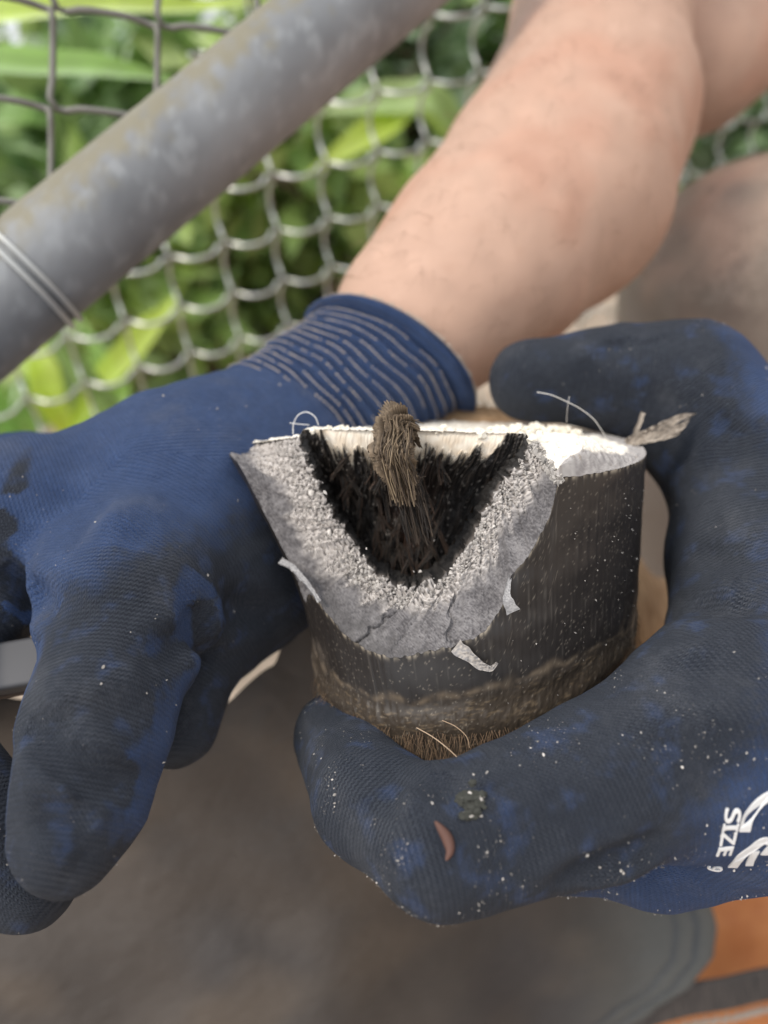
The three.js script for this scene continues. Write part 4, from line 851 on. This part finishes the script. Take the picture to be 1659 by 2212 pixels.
  for (const [u1, v1, u2, v2, u3, v3, w1] of [[1425, 928, 1470, 902, 1503, 894, 0.0010], [1420, 938, 1468, 922, 1492, 900, 0.0012], [1415, 944, 1455, 938, 1482, 918, 0.0009], [1405, 934, 1430, 916, 1452, 903, 0.0006]])
    part('horn_shred', world(shred([[1352, 958, 0.2345], [1378, 948, 0.2340], [u1, v1, 0.2325], [u2, v2, 0.2315], [u3, v3, 0.2335]], (a) => 0.0009 * (1 - a) + w1 * Math.sin(Math.PI * Math.pow(a, 0.8)) + 0.0001, rr(-0.5, 0.5), T1, T2, 0.0005)), shredMat, hoof);
  part('horn_shred', world(shred([[1366, 948, 0.236], [1376, 925, 0.235], [1384, 905, 0.235], [1388, 892, 0.236]], () => 0.0007, 0.1, T1, T2)), shredMat, hoof);
  part('horn_shred', world(shred([[606, 1212, 0.214], [625, 1222, 0.212], [645, 1242, 0.209], [665, 1264, 0.206], [690, 1300, 0.203]], (a) => 0.0011 - 0.0006 * a, 0.4, K1, K2, 0.0003)), shredMat, hoof);
  part('horn_shred', world(shred([[1103, 1240, 0.188], [1098, 1262, 0.186], [1094, 1285, 0.185], [1098, 1300, 0.184], [1108, 1322, 0.184]], (a) => 0.0005 + 0.0012 * a * a, 0, K1, K2)), shredMat, hoof);
  part('horn_shred', world(shred([[985, 1395, 0.187], [1010, 1415, 0.186], [1035, 1435, 0.186], [1058, 1444, 0.186], [1074, 1432, 0.185]], (a) => 0.0016 * (1 - a) + 0.0003, 0, K1, [0.4, 0.36, 0.32], 0.0003)), shredMat, hoof);
  part('horn_shred', world(shred([[500, 970, 0.239], [508, 955, 0.239], [530, 945, 0.24], [560, 940, 0.243]], () => 0.001, 0.2, T1, T2)), shredMat, hoof);
  // --- coronet hair, fine and brown, lying down over the glove
  const fine = [];
  for (let i = 0; i < 800; i++) {
    const mid_ = rnd() < 0.5, th = mid_ ? rr(-0.75, 0.35) : rr(-1.4, 1.5), s = rr(0.88, 1.05), p = S(th, s), n = p.clone().sub(Bc).setY(0).normalize(), dn = S(th, s + 0.1).sub(p).normalize(), L = rr(0.003, mid_ ? 0.011 : 0.006);
    const d = dn.clone().add(V(rr(-0.5, 0.5), 0, 0)).addScaledVector(n, 0.25);
    fine.push(noUV(tube([p.addScaledVector(n, 0.0002), p.clone().addScaledVector(d, L * 0.5).addScaledVector(n, 0.0006), p.clone().addScaledVector(d, L).add(V(rr(-1, 1) * 0.0015, 0, 0))], (q) => mix(0.00009, 0.00003, q), 4, 3)));
  }
  part('coronet_hair', world(mergeGeometries(fine)), std({ color: lin(0.2, 0.13, 0.078), roughness: 0.7 }), hoof, { kind: 'stuff' });
  const hair = (pts, r, c) => part('hair', world(tube(pts.map((p) => at(...p)), r, 60, 5)), std({ color: lin(...c), roughness: 0.5 }), hoof);
  hair([[633, 938, 0.22], [634, 915, 0.219], [645, 896, 0.218], [662, 890, 0.218], [680, 900, 0.218], [688, 918, 0.219]], 0.00014, [0.7, 0.7, 0.7]);
  hair([[626, 914, 0.219], [645, 916, 0.218], [668, 918, 0.218]], 0.00012, [0.6, 0.6, 0.6]);
  hair([[1160, 847, 0.222], [1190, 853, 0.221], [1225, 868, 0.221], [1255, 884, 0.222], [1282, 905, 0.223], [1300, 930, 0.225], [1312, 950, 0.228]], 0.00013, [0.6, 0.58, 0.55]);
  hair([[1230, 856, 0.221], [1226, 880, 0.222], [1224, 912, 0.226]], 0.00009, [0.5, 0.48, 0.46]);
  hair([[900, 1572, 0.181], [935, 1592, 0.178], [965, 1615, 0.176], [992, 1640, 0.175]], 0.00012, [0.42, 0.3, 0.2]);
  hair([[955, 1556, 0.181], [985, 1570, 0.179], [1008, 1592, 0.178], [1014, 1615, 0.178]], 0.0001, [0.36, 0.25, 0.16]);
}
console.log('hoof');
{ // horn dust: uncountable crumbs on the cut face and on the gloves
  const g = new THREE.TetrahedronGeometry(1.2, 1), P = g.attributes.position; for (let k = 0; k < P.count; k++) { const f = 1 + 0.35 * n3(P.getX(k) * 1.7, P.getY(k) * 1.7, P.getZ(k) * 1.7); P.setXYZ(k, P.getX(k) * f, P.getY(k) * f * 0.8, P.getZ(k) * f); } g.computeVertexNormals();
  const im = new THREE.InstancedMesh(g, std({ color: lin(1, 1, 1), roughness: 0.85 }), crumbs.length), m = new THREE.Matrix4(), q = new THREE.Quaternion(), c = new THREE.Color();
  crumbs.forEach(([p, s, k], i) => { q.setFromEuler(new THREE.Euler(rr(0, 6), rr(0, 6), rr(0, 6))); m.compose(wpt(p), q, V(s * rr(0.5, 1.9), s * rr(0.5, 1), s * rr(0.5, 1.5))); im.setMatrixAt(i, m); c.setRGB(0.74 * k, 0.69 * k, 0.64 * k); im.setColorAt(i, c); });
  im.name = 'horn_dust'; im.userData = { kind: 'stuff', label: 'pale horn dust and crumbs on the hoof and gloves', category: 'dust' }; im.castShadow = im.receiveShadow = true; scene.add(im);
}

// ================================================================== TOOL, APRON, CHAP, STRAP
{
  const a = at(-330, 1500, 0.200), b = at(330, 1389, 0.216), X = b.clone().sub(a), L = X.length(); X.normalize();
  const t = thing('hoof_knife', 'flat grey steel tool handle gripped in the glove beside the hoof', 'hoof tool', wpt(a));
  let Z = V(0.02, 0.42, 0.91); Z.addScaledVector(X, -Z.dot(X)).normalize(); const Y = Z.clone().cross(X).normalize();
  const sh = new THREE.Shape(), w = 0.0064, h = 0.0026, r = 0.0012; sh.moveTo(-w + r, -h); sh.lineTo(w - r, -h); sh.quadraticCurveTo(w, -h, w, -h + r); sh.lineTo(w, h - r); sh.quadraticCurveTo(w, h, w - r, h); sh.lineTo(-w + r, h); sh.quadraticCurveTo(-w, h, -w, h - r); sh.lineTo(-w, -h + r); sh.quadraticCurveTo(-w, -h, -w + r, -h);
  const mk = (len, s) => new THREE.ExtrudeGeometry(sh, { depth: len, steps: 60, bevelEnabled: true, bevelThickness: 0.0006, bevelSize: 0.0004, bevelSegments: 2 }).scale(s, s, 1);
  const place = (g, o) => { g.applyMatrix4(new THREE.Matrix4().makeBasis(Y, Z, X).setPosition(o)); return world(g); };
  const g = mk(L, 1); const P = g.attributes.position, c = []; for (let i = 0; i < P.count; i++) { const f = 0.5 + 0.5 * n3(P.getX(i) * 300, P.getY(i) * 300, P.getZ(i) * 60); c.push(mix(0.065, 0.10, f), mix(0.065, 0.10, f), mix(0.07, 0.107, f)); } g.setAttribute('color', new THREE.Float32BufferAttribute(c, 3));
  part('handle', place(g, a), std({ vertexColors: true, roughness: 0.55, metalness: 0.25 }), t);
  const rim = mk(L * 0.9, 1.06).scale(1, 0.35, 1); rim.deleteAttribute('uv');
  part('grip_liner', place(rim, a.clone().addScaledVector(Z, -0.0036).addScaledVector(X, 0.004)), std({ color: lin(0.09, 0.06, 0.045), roughness: 0.7 }), t);
}
{ // leather apron over a lap, with a double seam along its rounded edge
  const lineOf = (pts) => (q) => { if (q <= pts[0][0]) return pts[0][1]; for (let i = 0; i + 1 < pts.length; i++) if (q < pts[i + 1][0]) { const f = (q - pts[i][0]) / (pts[i + 1][0] - pts[i][0]); return mix(pts[i][1], pts[i + 1][1], f * f * (3 - 2 * f) * 0.5 + f * 0.5); } return pts.at(-1)[1]; };
  const xr = lineOf([[1100, 1250], [1350, 1330], [1600, 1400], [1880, 1500], [1950, 1540], [2010, 1555], [2070, 1548], [2130, 1505], [2190, 1420], [2260, 1300], [2400, 1000]]);
  const yTop = lineOf([[-500, 1500], [0, 1510], [250, 1560], [440, 1555], [590, 1440], [620, 1370], [700, 1240], [760, 1200], [1100, 1300], [1700, 1330]]);
  const depth = (u, v) => 0.272 + 0.03 * ss(1500, 2000, v) + 0.085 * ss(650, 1400, u) + 0.004 * n3(u / 300, v / 300, 4);
  const surf = (back) => patch(220, 160, (a, b) => {
    const v0 = mix(1200, 2420, b), xe = xr(v0), u = mix(-500, xe, a), v = Math.max(v0, yTop(u)), d = depth(u, v);
    const p = at(u, v, d), e = (xe - u) / F * d, seam = Math.exp(-Math.pow((e - 0.011) / 0.0012, 2)) + Math.exp(-Math.pow((e - 0.022) / 0.0012, 2));
    p.z += (back ? -0.003 : 0) - 0.0016 * seam + 0.0022 * ss(0.011, 0.0, e) * 0 + 0.0006 * fbm(p.x * 90, p.y * 90, 3, 3) - (back ? 0 : 0.003 * ss(0.003, 0, e));
    const st = fbm(p.x * 7, p.y * 7, 5, 2), st2 = fbm(p.x * 10 + 4, p.y * 9, 9, 2), gr = fbm(p.x * 300, p.y * 300, 2, 2);
    let c = mixc([0.045, 0.037, 0.032], [0.080, 0.065, 0.054], clamp(0.5 + 0.9 * st)); c = mixc(c, [0.032, 0.031, 0.034], ss(0.0, 0.5, st2) * 0.6); c = mixc(c, [0.13, 0.098, 0.07], ss(0.05, 0.5, fbm(p.x * 11, p.y * 15 + 8, 1, 2)) * 0.3);
    const side = ss(1150, 1450, u) * ss(1850, 2000, v); c = mixc(c, [0.075, 0.082, 0.08], side * 0.7);
    c = mixc(c, [0.035, 0.042, 0.055], seam * 0.6);
    return { p, c: c.map((q) => q * (1 + 0.12 * gr)) };
  }, { flip: !back });
  const base = wpt(at(700, 2300, 0.36)).setY(0);
  const t = thing('leather_apron', 'stained grey brown leather apron spread below the gloved hands', 'apron', base);
  part('panel', world(mergeGeometries([surf(false), surf(true)])), std({ vertexColors: true, roughness: 0.72 }), t);
  const stitches = [], cap = noUV(new THREE.CapsuleGeometry(0.00045, 0.0022, 2, 6));
  for (const off of [0.011, 0.022]) for (let v = 1900; v < 2260; v += 11) { const u = xr(v) - off * F / 0.36, d = depth(u, v), p = at(u, v, d).add(V(0, 0, -0.0012)), q = at(xr(v + 11) - off * F / 0.36, v + 11, d), g = cap.clone(); g.applyQuaternion(new THREE.Quaternion().setFromUnitVectors(V(0, 1, 0), q.sub(p).setZ(0).normalize())); g.translate(p.x, p.y, p.z); stitches.push(g); }
  part('seam_stitching', world(mergeGeometries(stitches)), std({ color: lin(0.05, 0.06, 0.07), roughness: 0.9 }), t, { kind: 'stuff' });
}
{ // orange leather behind the apron's edge, with a dark strap across its foot
  const surf = (back) => patch(90, 90, (a, b) => {
    const u = mix(1180, 2100, a), v = mix(1720, 2560, b), d = 0.44 - 0.03 * b + 0.05 * (a - 0.3) ** 2, p = at(u, v, d); p.z += (back ? -0.004 : 0) + 0.0015 * fbm(p.x * 40, p.y * 40, 3, 3);
    const st = fbm(p.x * 30, p.y * 30, 5, 4); return { p, c: mixc([0.36, 0.115, 0.03], [0.48, 0.19, 0.06], clamp(0.5 + 0.9 * st)) };
  }, { flip: !back });
  const t = thing('leather_chap', 'orange tan leather flap next to the rounded apron edge', 'leather chap', wpt(at(1600, 2400, 0.43)).setY(0));
  part('panel', world(mergeGeometries([surf(false), surf(true)])), std({ vertexColors: true, roughness: 0.65 }), t);
  const s = thing('strap', 'dark woven strap with pale edge stitches lying across orange leather', 'strap', wpt(at(1600, 2150, 0.4)));
  const c = new THREE.CatmullRomCurve3([[1280, 2235, 0.388], [1380, 2190, 0.392], [1480, 2160, 0.396], [1570, 2145, 0.398], [1640, 2128, 0.399], [1760, 2110, 0.40]].map((p) => at(...p)));
  const strapG = patch(160, 24, (a, b) => { const p = c.getPoint(a), tn = c.getTangent(a), sd = V(0, 0, 1).cross(tn).normalize(), th = b * Math.PI * 2; return { p: p.addScaledVector(sd, 0.0085 * Math.sign(Math.cos(th)) * Math.pow(Math.abs(Math.cos(th)), 0.4)).add(V(0, 0, 0.0022 * Math.sin(th) + 0.0003 * Math.sin(a * 260))), c: mixc([0.03, 0.027, 0.026], [0.075, 0.062, 0.055], clamp(0.5 + 0.6 * n3(a * 60, b * 8, 3))) }; });
  part('webbing', world(strapG), std({ vertexColors: true, roughness: 0.9 }), s);
  for (let i = 0; i < 20; i++) { const a = (i + 0.5) / 20, p = c.getPoint(a), tn = c.getTangent(a), sd = V(0, 0, 1).cross(tn).normalize(), g = new THREE.CapsuleGeometry(0.0014, 0.0034, 3, 8); g.applyQuaternion(new THREE.Quaternion().setFromUnitVectors(V(0, 1, 0), tn.clone().addScaledVector(sd, 0.5).normalize())); const q = p.addScaledVector(sd, -0.0125); g.translate(q.x, q.y, q.z + 0.001); part('stitch', world(g), std({ color: lin(0.30, 0.26, 0.22), roughness: 0.9 }), s); }
}
renderer.render(scene, camera);
